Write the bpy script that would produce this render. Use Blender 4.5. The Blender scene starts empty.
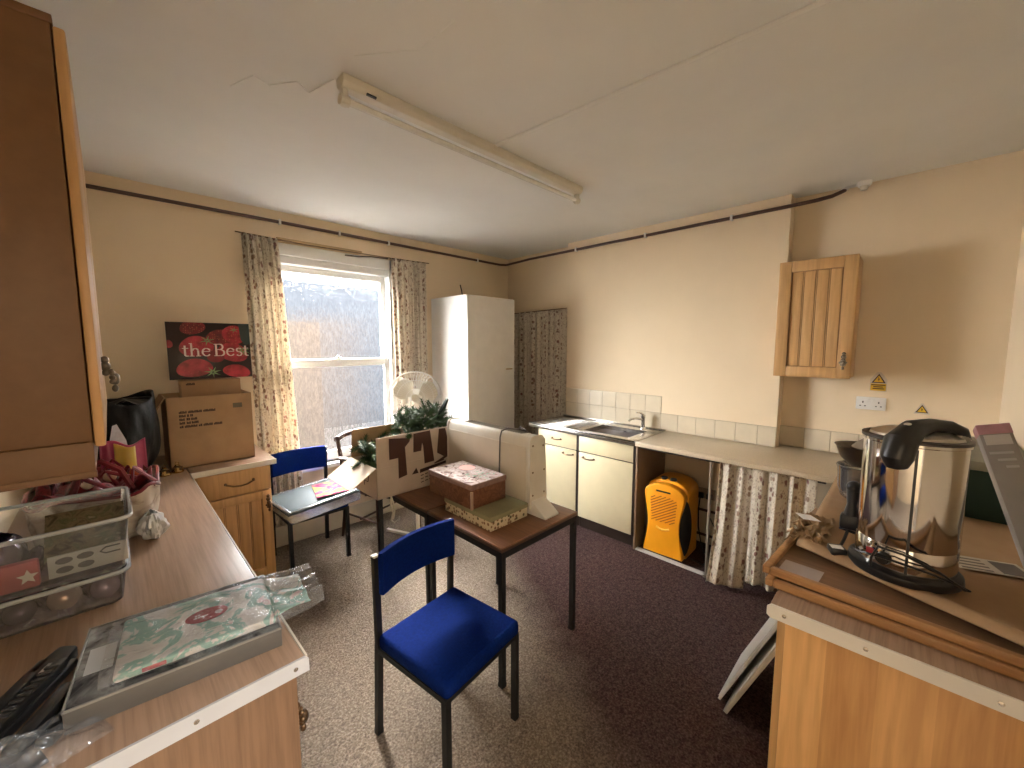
import bpy, bmesh, math, random
from mathutils import Vector, Matrix, Euler
R = math.radians
PI = math.pi
sc = bpy.context.scene
COL = sc.collection
W = {}                       # world matrix of every empty / part
random.seed(7)

# ------------------------------------------------------------------ mesh builder
class MB:
    def __init__(s):
        s.bm = bmesh.new(); s.uv = None
    def _xf(s, vs, M):
        if M is not None:
            for v in vs: v.co = M @ v.co
    def box(s, x0, x1, y0, y1, z0, z1, bev=0.0, seg=2, M=None):
        bm = s.bm
        if bev > 0:
            t = bmesh.new()
            vs = [t.verts.new((x, y, z)) for x in (x0, x1) for y in (y0, y1) for z in (z0, z1)]
            for f in ((0,1,3,2),(4,6,7,5),(0,4,5,1),(2,3,7,6),(0,2,6,4),(1,5,7,3)): t.faces.new([vs[i] for i in f])
            bmesh.ops.bevel(t, geom=list(t.edges), offset=bev, segments=seg, profile=.5, affect='EDGES')
            s.merge(t, M); t.free()
        else:
            vs = [bm.verts.new((x, y, z)) for x in (x0, x1) for y in (y0, y1) for z in (z0, z1)]
            for f in ((0,1,3,2),(4,6,7,5),(0,4,5,1),(2,3,7,6),(0,2,6,4),(1,5,7,3)): bm.faces.new([vs[i] for i in f])
            s._xf(vs, M)
        return s
    def merge(s, t, M=None):
        mp = {}
        for v in t.verts: mp[v] = s.bm.verts.new(M @ v.co if M is not None else v.co)
        for f in t.faces:
            try: s.bm.faces.new([mp[v] for v in f.verts])
            except ValueError: pass
    def prism(s, pts, d, bev=0.0, seg=2, M=None, axis='z'):
        """polygon pts (u,v) extruded by d. axis z: (u,v,0..d); x: (0..d,u,v); y: (u,0..d,v)"""
        t = bmesh.new()
        mk = {'z': lambda u, v, w: (u, v, w), 'x': lambda u, v, w: (w, u, v), 'y': lambda u, v, w: (u, w, v)}[axis]
        a = [t.verts.new(mk(u, v, 0)) for u, v in pts]; b = [t.verts.new(mk(u, v, d)) for u, v in pts]
        n = len(pts)
        t.faces.new(a[::-1]); t.faces.new(b)
        for i in range(n): t.faces.new([a[i], a[(i+1) % n], b[(i+1) % n], b[i]])
        bmesh.ops.recalc_face_normals(t, faces=list(t.faces))
        if bev > 0: 
            es = [e for e in t.edges if len(e.link_faces) == 2 and e.calc_face_angle(0) > .6]
            bmesh.ops.bevel(t, geom=es, offset=bev, segments=seg, profile=.5, affect='EDGES')
        s.merge(t, M); t.free(); return s
    def lathe(s, prof, n=32, M=None, sx=1, sy=1):
        """prof list of (r,z) bottom to top"""
        bm = s.bm; rings = []; allv = []
        for r, z in prof:
            if r < 1e-6: rings.append([bm.verts.new((0, 0, z))])
            else: rings.append([bm.verts.new((r*sx*math.cos(2*PI*i/n), r*sy*math.sin(2*PI*i/n), z)) for i in range(n)])
            allv += rings[-1]
        for a, b in zip(rings, rings[1:]):
            for i in range(n):
                j = (i+1) % n
                if len(a) == 1 and len(b) == 1: continue
                if len(a) == 1: bm.faces.new([a[0], b[j], b[i]])
                elif len(b) == 1: bm.faces.new([a[i], a[j], b[0]])
                else: bm.faces.new([a[i], a[j], b[j], b[i]])
        s._xf(allv, M); return s
    def tube(s, pts, r, n=8, caps=True, M=None, rr=None):
        bm = s.bm; pts = [Vector(p) for p in pts]; rings = []; N = len(pts); up = None; allv = []
        for i, p in enumerate(pts):
            d = (pts[min(i+1, N-1)] - pts[max(i-1, 0)]).normalized()
            if up is None: up = Vector((0, 0, 1)) if abs(d.z) < .9 else Vector((1, 0, 0))
            a = d.cross(up)
            if a.length < 1e-5: a = d.cross(Vector((1, 0, .3)))
            a.normalize(); b = a.cross(d).normalized(); up = b
            q = rr[i] if rr else r
            rings.append([bm.verts.new(p + a*q*math.cos(2*PI*k/n) + b*q*math.sin(2*PI*k/n)) for k in range(n)]); allv += rings[-1]
        for a, b in zip(rings, rings[1:]):
            for k in range(n): bm.faces.new([a[k], a[(k+1) % n], b[(k+1) % n], b[k]])
        if caps:
            bm.faces.new(rings[0][::-1]); bm.faces.new(rings[-1])
        s._xf(allv, M); return s
    def bar(s, p, q, w, h=None, M=None):
        """square bar from p to q"""
        h = h or w; p = Vector(p); q = Vector(q); d = (q-p).normalized()
        up = Vector((0, 1, 0)) if abs(d.z) > .7 else Vector((0, 0, 1))
        a = d.cross(up).normalized(); b = a.cross(d)
        vs = [s.bm.verts.new(c + a*x*w/2 + b*y*h/2) for c in (p, q) for x, y in ((-1,-1),(1,-1),(1,1),(-1,1))]
        for f in ((3,2,1,0),(4,5,6,7),(0,1,5,4),(1,2,6,5),(2,3,7,6),(3,0,4,7)): s.bm.faces.new([vs[i] for i in f])
        s._xf(vs, M); return s
    def sphere(s, c, r, sx=1, sy=1, sz=1, n=16, M=None):
        t = bmesh.new(); bmesh.ops.create_uvsphere(t, u_segments=n, v_segments=n//2+2, radius=r)
        for v in t.verts: v.co = Vector((v.co.x*sx, v.co.y*sy, v.co.z*sz)) + Vector(c)
        s.merge(t, M); t.free(); return s
    def grid(s, fn, nu, nv, uvf=None, close=False):
        """fn(u,v)->co with u,v in 0..1 ; uvf(u,v) optional"""
        bm = s.bm
        if uvf and s.uv is None: s.uv = bm.loops.layers.uv.new('UVMap')
        V = [[bm.verts.new(fn(i/nu, j/nv)) for j in range(nv+1)] for i in range(nu+1)]
        for i in range(nu):
            for j in range(nv):
                f = bm.faces.new([V[i][j], V[i+1][j], V[i+1][j+1], V[i][j+1]])
                if uvf:
                    for l, (a, b) in zip(f.loops, ((i,j),(i+1,j),(i+1,j+1),(i,j+1))): l[s.uv].uv = uvf(a/nu, b/nv)
        return s
    def poly(s, pts, M=None):
        vs = [s.bm.verts.new(p) for p in pts]; s.bm.faces.new(vs); s._xf(vs, M); return s

def rot(z=0, loc=(0,0,0), x=0, y=0):
    return Matrix.Translation(loc) @ Euler((R(x), R(y), R(z))).to_matrix().to_4x4()

def thing(name, label, cat, loc=(0,0,0), rz=0, group=None, rx=0, ry=0):
    o = bpy.data.objects.new(name, None); COL.objects.link(o)
    o.empty_display_size = .05
    o.location = loc; o.rotation_euler = (R(rx), R(ry), R(rz)); W[o] = rot(rz, loc, rx, ry)
    o['label'] = label; o['category'] = cat
    if group: o['group'] = group
    return o

def obj(name, mb, m, parent=None, local=False, label=None, smooth=40, solid=0, kind=None, loc=None, rz=0):
    """link a mesh. With a parent: vertices in world space unless local. Without: origin goes to the base."""
    me = bpy.data.meshes.new(name)
    bmesh.ops.recalc_face_normals(mb.bm, faces=list(mb.bm.faces)) if mb.uv is None else None
    Mx = None
    if parent is not None:
        if not local: Mx = W[parent].inverted()
    elif loc is None:
        xs = [v.co for v in mb.bm.verts]
        lo = [min(v[i] for v in xs) for i in range(3)]; hi = [max(v[i] for v in xs) for i in range(3)]
        loc = ((lo[0]+hi[0])/2, (lo[1]+hi[1])/2, lo[2]); Mx = Matrix.Translation(loc).inverted()
    if Mx is not None: bmesh.ops.transform(mb.bm, matrix=Mx, verts=list(mb.bm.verts))
    mb.bm.to_mesh(me); mb.bm.free()
    o = bpy.data.objects.new(name, me); COL.objects.link(o)
    me.materials.append(m)
    if smooth:
        for p in me.polygons: p.use_smooth = True
        me.set_sharp_from_angle(angle=R(smooth))
    if parent is not None:
        o.parent = parent; W[o] = W[parent]
    else:
        o.location = loc; o.rotation_euler = (0, 0, R(rz)); W[o] = rot(rz, loc)
    if solid:
        md = o.modifiers.new('thickness', 'SOLIDIFY'); md.thickness = solid; md.offset = 0
    if label: o['label'] = label
    if kind: o['kind'] = kind
    return o

def tag(o, label, cat, group=None):
    o['label'] = label; o['category'] = cat
    if group: o['group'] = group
    return o

def struct(name, mb, m, parent=None, **k):
    return obj(name, mb, m, parent, kind='structure', **k)

def copy_tree(o, parent=None):
    c = o.copy(); COL.objects.link(c)
    if parent is not None: c.parent = parent
    W[c] = W[o]
    for ch in list(o.children): copy_tree(ch, c)
    return c

# ------------------------------------------------------------------ materials
def nt(name):
    m = bpy.data.materials.new(name); m.use_nodes = True
    t = m.node_tree; b = t.nodes['Principled BSDF']; return m, t, b
def N(t, kind, **k):
    n = t.nodes.new(kind)
    for a, v in k.items():
        if a in n.inputs.keys(): n.inputs[a].default_value = v
        else: setattr(n, a, v)
    return n
def L(t, a, b): t.links.new(a, b)
def coords(t, scale=(1,1,1), uv=False, rotv=(0,0,0)):
    c = N(t, 'ShaderNodeTexCoord'); mp = N(t, 'ShaderNodeMapping')
    mp.inputs['Scale'].default_value = scale; mp.inputs['Rotation'].default_value = rotv
    L(t, c.outputs['UV' if uv else 'Object'], mp.inputs['Vector']); return mp.outputs[0]
def ramp(t, fac, stops, mode='LINEAR'):
    r = N(t, 'ShaderNodeValToRGB'); r.color_ramp.interpolation = mode
    e = r.color_ramp.elements
    while len(e) < len(stops): e.new(.5)
    for el, (p, c) in zip(e, stops): el.position = p; el.color = (*c, 1) if len(c) == 3 else c
    L(t, fac, r.inputs[0]); return r.outputs[0]
def mix(t, fac, a, b, mode='MIX'):
    m = N(t, 'ShaderNodeMix', data_type='RGBA', blend_type=mode)
    for i, v in ((0, fac), (6, a), (7, b)):
        if hasattr(v, 'is_linked'): L(t, v, m.inputs[i])
        elif i == 0: m.inputs[0].default_value = v
        else: m.inputs[i].default_value = (*v, 1)
    return m.outputs[2]
def noise(t, vec, scale, detail=3, rough=.5, dist=0):
    n = N(t, 'ShaderNodeTexNoise', Scale=scale, Detail=detail, Roughness=rough, Distortion=dist)
    L(t, vec, n.inputs['Vector']); return n.outputs['Fac']
def bump(t, b, h, strength, dist=.01):
    n = N(t, 'ShaderNodeBump', Strength=strength, Distance=dist); L(t, h, n.inputs['Height']); L(t, n.outputs[0], b.inputs['Normal'])

def plain(name, c, rough=.5, metal=0, var=.06, vscale=12, bmp=0, bscale=60, spec=.5, coat=0):
    m, t, b = nt(name); v = coords(t)
    n = noise(t, v, vscale)
    lo = tuple(x*(1-var) for x in c); hi = tuple(min(1, x*(1+var)) for x in c)
    L(t, ramp(t, n, [(.3, lo), (.7, hi)]), b.inputs['Base Color'])
    b.inputs['Roughness'].default_value = rough; b.inputs['Metallic'].default_value = metal
    b.inputs['Specular IOR Level'].default_value = spec; b.inputs['Coat Weight'].default_value = coat
    if bmp: bump(t, b, noise(t, v, bscale, 4), bmp, .004)
    return m
def wood(name, c1, c2, axis='z', scale=9, rough=.4, stretch=.07, fig=.5, lines=60):
    m, t, b = nt(name)
    s = {'x': (stretch, 1, 1), 'y': (1, stretch, 1), 'z': (1, 1, stretch)}[axis]
    v = coords(t, s)
    n1 = noise(t, v, scale, 5, .6, fig); n2 = noise(t, v, lines, 3, .6)
    c = ramp(t, n1, [(.3, c1), (.7, c2)])
    c = mix(t, .35, c, ramp(t, n2, [(.35, tuple(x*.55 for x in c1)), (.6, c2)]), 'MIX')
    L(t, c, b.inputs['Base Color']); b.inputs['Roughness'].default_value = rough
    bump(t, b, n2, .08, .002)
    return m
def clear(name, tint=(1,1,1), gloss=.2, frost=.1, rough=.08, bscale=0, frk=1):
    m, t, b = nt(name); t.nodes.remove(b)
    out = t.nodes['Material Output']
    tr = N(t, 'ShaderNodeBsdfTransparent'); tr.inputs[0].default_value = (*tint, 1)
    gl = N(t, 'ShaderNodeBsdfGlossy'); gl.inputs['Roughness'].default_value = rough; gl.inputs[0].default_value = (.9, .93, .97, 1)
    df = N(t, 'ShaderNodeBsdfDiffuse'); df.inputs[0].default_value = (.75, .8, .85, 1)
    fr = N(t, 'ShaderNodeFresnel', IOR=1.45)
    mm = N(t, 'ShaderNodeMath', operation='MULTIPLY_ADD'); mm.inputs[1].default_value = frk; mm.inputs[2].default_value = gloss
    mm.use_clamp = True; L(t, fr.outputs[0], mm.inputs[0])
    m1 = N(t, 'ShaderNodeMixShader'); m1.inputs[0].default_value = frost; L(t, tr.outputs[0], m1.inputs[1]); L(t, df.outputs[0], m1.inputs[2])
    m2 = N(t, 'ShaderNodeMixShader'); L(t, mm.outputs[0], m2.inputs[0]); L(t, m1.outputs[0], m2.inputs[1]); L(t, gl.outputs[0], m2.inputs[2])
    if bscale:
        v = coords(t); bn = N(t, 'ShaderNodeBump', Strength=.9, Distance=.02); L(t, noise(t, v, bscale, 3, .6, 1.5), bn.inputs['Height'])
        L(t, bn.outputs[0], gl.inputs['Normal']); L(t, bn.outputs[0], fr.inputs['Normal'])
    L(t, m2.outputs[0], out.inputs[0]); return m

def wallpaint(name, c):
    m, t, b = nt(name); v = coords(t)
    n = noise(t, v, 1.3, 4, .6); n2 = noise(t, v, 22, 4, .6)
    L(t, ramp(t, n, [(.3, tuple(x*.95 for x in c)), (.7, tuple(x*1.03 for x in c))]), b.inputs['Base Color'])
    b.inputs['Roughness'].default_value = .75; b.inputs['Specular IOR Level'].default_value = .3
    bump(t, b, n2, .10, .01); return m
def carpet(name):
    """mottled loop carpet: maroon brown, turning beige over a broad patch below the window"""
    m, t, b = nt(name); v = coords(t)
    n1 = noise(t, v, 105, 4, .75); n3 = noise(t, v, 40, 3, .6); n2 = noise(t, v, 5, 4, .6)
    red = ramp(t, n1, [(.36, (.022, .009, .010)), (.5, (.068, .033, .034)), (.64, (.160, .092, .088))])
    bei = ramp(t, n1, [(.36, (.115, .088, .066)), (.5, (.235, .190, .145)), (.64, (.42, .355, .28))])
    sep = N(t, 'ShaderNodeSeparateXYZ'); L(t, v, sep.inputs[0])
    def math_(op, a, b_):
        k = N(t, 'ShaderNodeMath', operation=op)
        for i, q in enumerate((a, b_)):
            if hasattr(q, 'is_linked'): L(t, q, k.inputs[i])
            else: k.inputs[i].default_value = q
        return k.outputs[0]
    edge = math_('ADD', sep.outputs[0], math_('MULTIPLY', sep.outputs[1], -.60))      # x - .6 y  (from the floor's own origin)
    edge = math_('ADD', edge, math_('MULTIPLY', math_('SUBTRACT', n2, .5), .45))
    f = ramp(t, math_('ADD', math_('MULTIPLY', edge, .8), .5), [(BLEND0, (0, 0, 0)), (BLEND1, (1, 1, 1))])
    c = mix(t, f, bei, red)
    c = mix(t, .22, c, ramp(t, n3, [(.35, (.07, .045, .042)), (.65, (.22, .17, .14))]))
    L(t, c, b.inputs['Base Color']); b.inputs['Roughness'].default_value = .95; b.inputs['Specular IOR Level'].default_value = .1
    bump(t, b, n1, .8, .012); return m
def floral(name):
    m, t, b = nt(name)
    v = coords(t, (1, 1, 1), uv=True)
    # columns of little flower sprigs along the cloth (u across, v along), in metres
    sep = N(t, 'ShaderNodeSeparateXYZ'); L(t, v, sep.inputs[0])
    def stripe(freq, lo, hi, off=0):
        a = N(t, 'ShaderNodeMath', operation='MULTIPLY_ADD'); a.inputs[1].default_value = freq; a.inputs[2].default_value = off; L(t, sep.outputs[0], a.inputs[0])
        s = N(t, 'ShaderNodeMath', operation='SINE'); L(t, a.outputs[0], s.inputs[0])
        return ramp(t, s.outputs[0], [(lo, (0,0,0)), (hi, (1,1,1))])
    col = stripe(2*PI/.115, .02, .30)
    dist = noise(t, v, 14, 2)
    vv = N(t, 'ShaderNodeVectorMath', operation='ADD'); L(t, v, vv.inputs[0])
    cb = N(t, 'ShaderNodeCombineXYZ'); L(t, dist, cb.inputs[0]); 
    sm = N(t, 'ShaderNodeVectorMath', operation='SCALE'); sm.inputs['Scale'].default_value = .03; L(t, cb.outputs[0], sm.inputs[0]); L(t, sm.outputs[0], vv.inputs[1])
    vo = N(t, 'ShaderNodeTexVoronoi', Scale=24.0, Randomness=.75); L(t, vv.outputs[0], vo.inputs['Vector'])
    blob = ramp(t, vo.outputs['Distance'], [(.34, (1,1,1)), (.48, (0,0,0))])
    vo2 = N(t, 'ShaderNodeTexVoronoi', Scale=60.0, Randomness=.9); L(t, vv.outputs[0], vo2.inputs['Vector'])
    leaf = ramp(t, vo2.outputs['Distance'], [(.34, (1,1,1)), (.48, (0,0,0))])
    n = noise(t, v, 20, 3)
    lm = ramp(t, n, [(.40, (0,0,0)), (.50, (1,1,1))])
    base = (.76, .69, .57)
    f1 = N(t, 'ShaderNodeMath', operation='MULTIPLY'); L(t, blob, f1.inputs[0]); L(t, col, f1.inputs[1])
    f2 = N(t, 'ShaderNodeMath', operation='MULTIPLY'); L(t, leaf, f2.inputs[0]); L(t, lm, f2.inputs[1])
    f3 = N(t, 'ShaderNodeMath', operation='MULTIPLY'); L(t, f2.outputs[0], f3.inputs[0]); f3.inputs[1].default_value = .55
    c = mix(t, f3.outputs[0], base, (.36, .25, .18))
    pc = ramp(t, vo.outputs['Color'], [(.3, (.24, .085, .07)), (.5, (.30, .19, .11)), (.7, (.20, .11, .08))])
    f4 = N(t, 'ShaderNodeMath', operation='MULTIPLY'); L(t, f1.outputs[0], f4.inputs[0]); f4.inputs[1].default_value = .85
    c = mix(t, f4.outputs[0], c, pc)
    L(t, c, b.inputs['Base Color']); b.inputs['Roughness'].default_value = .9; b.inputs['Specular IOR Level'].default_value = .1
    # a little light comes through the cloth
    out = t.nodes['Material Output']; tl = N(t, 'ShaderNodeBsdfTranslucent'); L(t, c, tl.inputs[0])
    ms = N(t, 'ShaderNodeMixShader'); ms.inputs[0].default_value = .3; L(t, b.outputs[0], ms.inputs[1]); L(t, tl.outputs[0], ms.inputs[2]); L(t, ms.outputs[0], out.inputs[0])
    return m
def obscure_glass(name):
    """rain-textured obscured glass: part of the daylight passes straight, the textured face scatters the rest"""
    m, t, b = nt(name); t.nodes.remove(b); out = t.nodes['Material Output']
    v = coords(t, (1, 1, .30))
    n = noise(t, v, 75, 4, .7, .8)
    tr = N(t, 'ShaderNodeBsdfTransparent'); L(t, ramp(t, n, [(.40, (1, 1, 1)), (.60, (.30, .33, .38))]), tr.inputs[0])
    rf = N(t, 'ShaderNodeBsdfRefraction', IOR=1.45, Roughness=.13); rf.inputs[0].default_value = (.95, .96, .98, 1)
    bn = N(t, 'ShaderNodeBump', Strength=.45, Distance=.01); L(t, n, bn.inputs['Height']); L(t, bn.outputs[0], rf.inputs['Normal'])
    ms = N(t, 'ShaderNodeMixShader'); ms.inputs[0].default_value = .60; L(t, tr.outputs[0], ms.inputs[1]); L(t, rf.outputs[0], ms.inputs[2])
    L(t, ms.outputs[0], out.inputs[0]); return m
def through_glass(name):
    m, t, b = nt(name); t.nodes.remove(b); out = t.nodes['Material Output']
    tr = N(t, 'ShaderNodeBsdfTransparent'); tr.inputs[0].default_value = (.98, .99, 1, 1)
    L(t, tr.outputs[0], out.inputs[0]); return m
def spots(name, base, cols, scale, lo=.25, hi=.33, rough=.5, coat=0):
    m, t, b = nt(name); v = coords(t)
    vo = N(t, 'ShaderNodeTexVoronoi', Scale=scale, Randomness=.8); L(t, v, vo.inputs['Vector'])
    f = ramp(t, vo.outputs['Distance'], [(lo, (1,1,1)), (hi, (0,0,0))])
    k = len(cols); pc = ramp(t, vo.outputs['Color'], [(i/k, c) for i, c in enumerate(cols)], 'CONSTANT')
    L(t, mix(t, f, base, pc), b.inputs['Base Color']); b.inputs['Roughness'].default_value = rough; b.inputs['Coat Weight'].default_value = coat
    return m
def patches(name, stops, scale, rough=.5, dist=1.0, metal=0, bmp=0, spec=.5):
    m, t, b = nt(name); v = coords(t)
    n = noise(t, v, scale, 4, .6, dist)
    L(t, ramp(t, n, stops), b.inputs['Base Color']); b.inputs['Roughness'].default_value = rough; b.inputs['Metallic'].default_value = metal; b.inputs['Specular IOR Level'].default_value = spec
    if bmp: bump(t, b, n, bmp, .02)
    return m

WALL = wallpaint('cream wall paint', (.77, .635, .455))
CEIL = wallpaint('ceiling paint', (.80, .80, .775))
WHITEP = plain('white gloss paint', (.80, .80, .78), .35, var=.03)
SKIRT = plain('cream skirting paint', (.62, .56, .46), .4, var=.04)
BLEND0, BLEND1 = .08, .36
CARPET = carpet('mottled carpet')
FLORAL = floral('floral curtain cloth')
GLASS = obscure_glass('obscured glass'); GLASSB = through_glass('glass back and edges')
BROWNPIPE = plain('brown painted pipe', (.085, .042, .03), .4)
PLASTICW = plain('white plastic', (.78, .765, .73), .4, var=.03)
PLASTICG = plain('aged white plastic', (.66, .62, .53), .45, var=.04)
BLACK = plain('black satin metal', (.012, .012, .012), .45, var=.2, spec=.3)
BLACKP = plain('black plastic', (.016, .016, .017), .3, var=.2)
BLUE = plain('royal blue wool fabric', (.0025, .014, .112), .95, var=.15, vscale=90, bmp=.25, bscale=260, spec=.05)
ALMOND = plain('cream laminate', (.72, .63, .41), .35, var=.02)
DARKTRIM = plain('dark brown edging', (.035, .02, .015), .4)
WORKTOPB = plain('beige speckled laminate', (.50, .41, .29), .3, var=.10, vscale=140)
TILE = plain('cream glazed tile', (.62, .54, .41), .18, var=.05, vscale=8)
GROUT = plain('pale grout', (.42, .35, .26), .8)
OAKPANEL = patches('warm brown wall unit veneer', [(.3, (.140, .066, .022)), (.7, (.160, .078, .028))], 26, .5, .2)
PINEDOOR = wood('honey pine door', (.50, .29, .115), (.57, .345, .15), 'z', 6, .4, .05, .3, 50)
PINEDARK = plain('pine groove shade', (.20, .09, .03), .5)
def birch(name):
    m, t, b = nt(name); v = coords(t); sep = N(t, 'ShaderNodeSeparateXYZ'); L(t, v, sep.inputs[0])
    k = N(t, 'ShaderNodeMath', operation='MULTIPLY_ADD'); k.inputs[1].default_value = 9.5; k.inputs[2].default_value = .3; L(t, sep.outputs[1], k.inputs[0])
    fl = N(t, 'ShaderNodeMath', operation='FLOOR'); L(t, k.outputs[0], fl.inputs[0])
    wn = N(t, 'ShaderNodeTexWhiteNoise', noise_dimensions='1D'); L(t, fl.outputs[0], wn.inputs['W'])
    tone = ramp(t, wn.outputs['Value'], [(0, (.54, .275, .095)), (1, (.84, .50, .205))])
    vs_ = coords(t, (1, 1, .16))
    wv = N(t, 'ShaderNodeTexWave', Scale=7.0, Distortion=9.0, Detail=3.0); wv.inputs['Detail Scale'].default_value = 1.3; wv.bands_direction = 'Y'; L(t, vs_, wv.inputs['Vector'])
    c = mix(t, .13, tone, ramp(t, wv.outputs['Fac'], [(.1, (.26, .11, .035)), (.6, (.80, .50, .22))]))
    c = mix(t, .22, c, ramp(t, noise(t, coords(t, (1, 1, .06)), 60, 3, .6), [(.35, (.34, .16, .055)), (.65, (.78, .48, .21))]))
    L(t, c, b.inputs['Base Color']); b.inputs['Roughness'].default_value = .42; return m
BIRCH = birch('birch ply end panel')
WALNUT = wood('walnut laminate worktop', (.30, .188, .122), (.40, .268, .185), 'y', 10, .32, .03, .5, 120)
WALNUTX = wood('walnut laminate worktop along the wall', (.30, .188, .122), (.40, .268, .185), 'x', 10, .32, .03, .5, 120)
ENDOAK = wood('brown laminate end panel', (.165, .088, .046), (.235, .135, .074), 'z', 9, .45, .04, .5, 120)
TEAK = wood('teak laminate table top', (.155, .062, .026), (.25, .11, .048), 'y', 8, .38, .05, .6, 80)
DARKWOOD = wood('dark stained chair wood', (.035, .014, .008), (.075, .03, .016), 'z', 12, .35, .1)
FRAMEWOOD = wood('varnished frame wood', (.37, .185, .075), (.49, .265, .115), 'y', 12, .35, .06)
CARD = patches('brown cardboard', [(.3, (.33, .205, .105)), (.7, (.42, .27, .145))], 5, .8, .3)
CARD2 = patches('aged corrugated card', [(.3, (.30, .175, .085)), (.7, (.38, .235, .12))], 4, .75, .3)
CARDW = patches('buff carton card', [(.3, (.55, .45, .35)), (.7, (.63, .53, .42))], 5, .8, .3)
INK = plain('dark printing ink', (.045, .02, .014), .7)
TAPE = plain('brown parcel tape', (.075, .03, .018), .45)
PAPERW = plain('white paper', (.75, .74, .72), .7, var=.03)
STEEL = plain('brushed stainless steel', (.60, .58, .55), .24, 1, .05, 30)
CHROME = plain('polished steel', (.72, .70, .67), .09, 1, .04, 6)
BRONZE = plain('antique bronze', (.16, .10, .055), .35, .9, .2)
BRASS = plain('polished brass', (.62, .42, .17), .2, 1, .08)
PEWTER = plain('pewter drop handle', (.22, .19, .15), .35, .9, .3, 60)
GREENB = plain('dark green board', (.012, .040, .028), .6)
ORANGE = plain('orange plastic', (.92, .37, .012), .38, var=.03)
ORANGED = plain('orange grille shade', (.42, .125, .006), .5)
CLEAR = clear('clear storage plastic', (.95, .97, .99), .08, .11, .15)
CLEARC = clear('clear tub plastic', (.90, .93, .95), .06, .30, .2)
FILM = clear('crinkled clear film', (.98, .98, .98), .02, .11, .16, 14, .5)
GREYLID = plain('grey translucent lid', (.070, .088, .100), .75, var=.05, spec=.12)
BLACKBAG = plain('black bin bag film', (.005, .005, .006), .45, var=.3, bmp=.7, bscale=22, spec=.2)
FIR = patches('artificial fir needles', [(.3, (.014, .042, .012)), (.7, (.060, .120, .034))], 30, .6)
FIRD = plain('dark green felt', (.006, .016, .012), .8)

# ------------------------------------------------------------------ room shell
XW, XE, YN, YS, ZC = -.34, 3.53, 3.58, -.38, 2.69       # west, east, north (window), south, ceiling
WX0, WX1, WZ0, WZ1 = .80, 1.99, .62, 2.45                # window opening
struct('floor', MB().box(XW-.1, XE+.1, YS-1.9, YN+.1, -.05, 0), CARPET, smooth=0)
struct('ceiling', MB().box(XW-.1, XE+.1, YS-1.9, YN+.1, ZC, ZC+.05), CEIL, smooth=0)
w = MB()
w.box(XW-.1, WX0, YN, YN+.26, 0, ZC); w.box(WX1, XE+.1, YN, YN+.26, 0, ZC)
w.box(WX0, WX1, YN, YN+.26, 0, WZ0); w.box(WX0, WX1, YN, YN+.26, WZ1, ZC)
struct('wall_north', w, WALL, smooth=0)
struct('wall_east', MB().box(XE, XE+.1, YS-.1, YN, 0, ZC), WALL, smooth=0)
struct('wall_west', MB().box(XW-.1, XW, YS-1.9, YN, 0, ZC), WALL, smooth=0)
DX0, DX1 = -.30, .62                                     # doorway the photograph is taken from
w = MB(); w.box(DX1, XE, YS-.1, YS, 0, ZC); w.box(XW, DX1, YS-.1, YS, 2.05, ZC)
struct('wall_south', w, WALL, smooth=0)
struct('wall_hall', MB().box(XW-.1, 2.0, YS-1.9, YS-1.8, 0, ZC).box(1.9, 2.0, YS-1.8, YS-.1, 0, ZC), WALL, smooth=0)
struct('trim_1', MB().box(DX1, DX1+.07, YS, YS+.02, 0, 2.12).box(XW, DX1+.07, YS, YS+.02, 2.05, 2.12), WHITEP)
struct('chimney_breast', MB().box(3.41, XE, .66, 2.58, 0, ZC), WALL, smooth=0)
struct('baseboard_north', MB().box(.72, 2.38, YN-.02, YN, 0, .17, .006), SKIRT)
struct('trim_2', MB().box(2.90, 2.935, .93, 1.475, 0, .012), PLASTICW)          # metal carpet edging
# plaster crack and painted-over cable on the ceiling
struct('trim_3', MB().tube([(1.498, 1.62, ZC-.004), (1.535, 1.2, ZC-.004), (1.565, .75, ZC-.004), (1.605, .2, ZC-.004), (1.63, -.37, ZC-.004)], .010, 8), CEIL)
struct('trim_4', MB().tube([(.42, 2.02, ZC), (.47, 1.88, ZC), (.53, 1.90, ZC), (.60, 1.80, ZC), (.66, 1.84, ZC), (.70, 1.68, ZC)], .0035, 6)
       .tube([(.70, 1.50, ZC), (.85, 1.30, ZC), (.86, 1.12, ZC)], .003, 6), CEIL)

# tiles : 150 mm squares over a grout backing
def tiles(name, x, y0, y1, z0, rows):
    m = MB(); g = .15
    k = int(round((y1-y0)/g + .3))
    for r in range(rows):
        y = y1
        while y > y0+.01:
            m.box(x-.006, x, max(y-g, y0)+.0015, y-.0015, z0+r*g+.0015, z0+(r+1)*g-.0015, .002, 1); y -= g
    t = struct(name, m, TILE)
    o = struct('grout', MB().box(x-.003, x, y0, y1, z0, z0+rows*g), GROUT, t, smooth=0)
tiles('trim_5', 3.41, 1.53, 2.58, .90, 2)
tiles('trim_6', 3.41, .66, 1.53, .90, 1)
tiles('trim_7', XE, -.37, .66, .90, 1)

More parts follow.
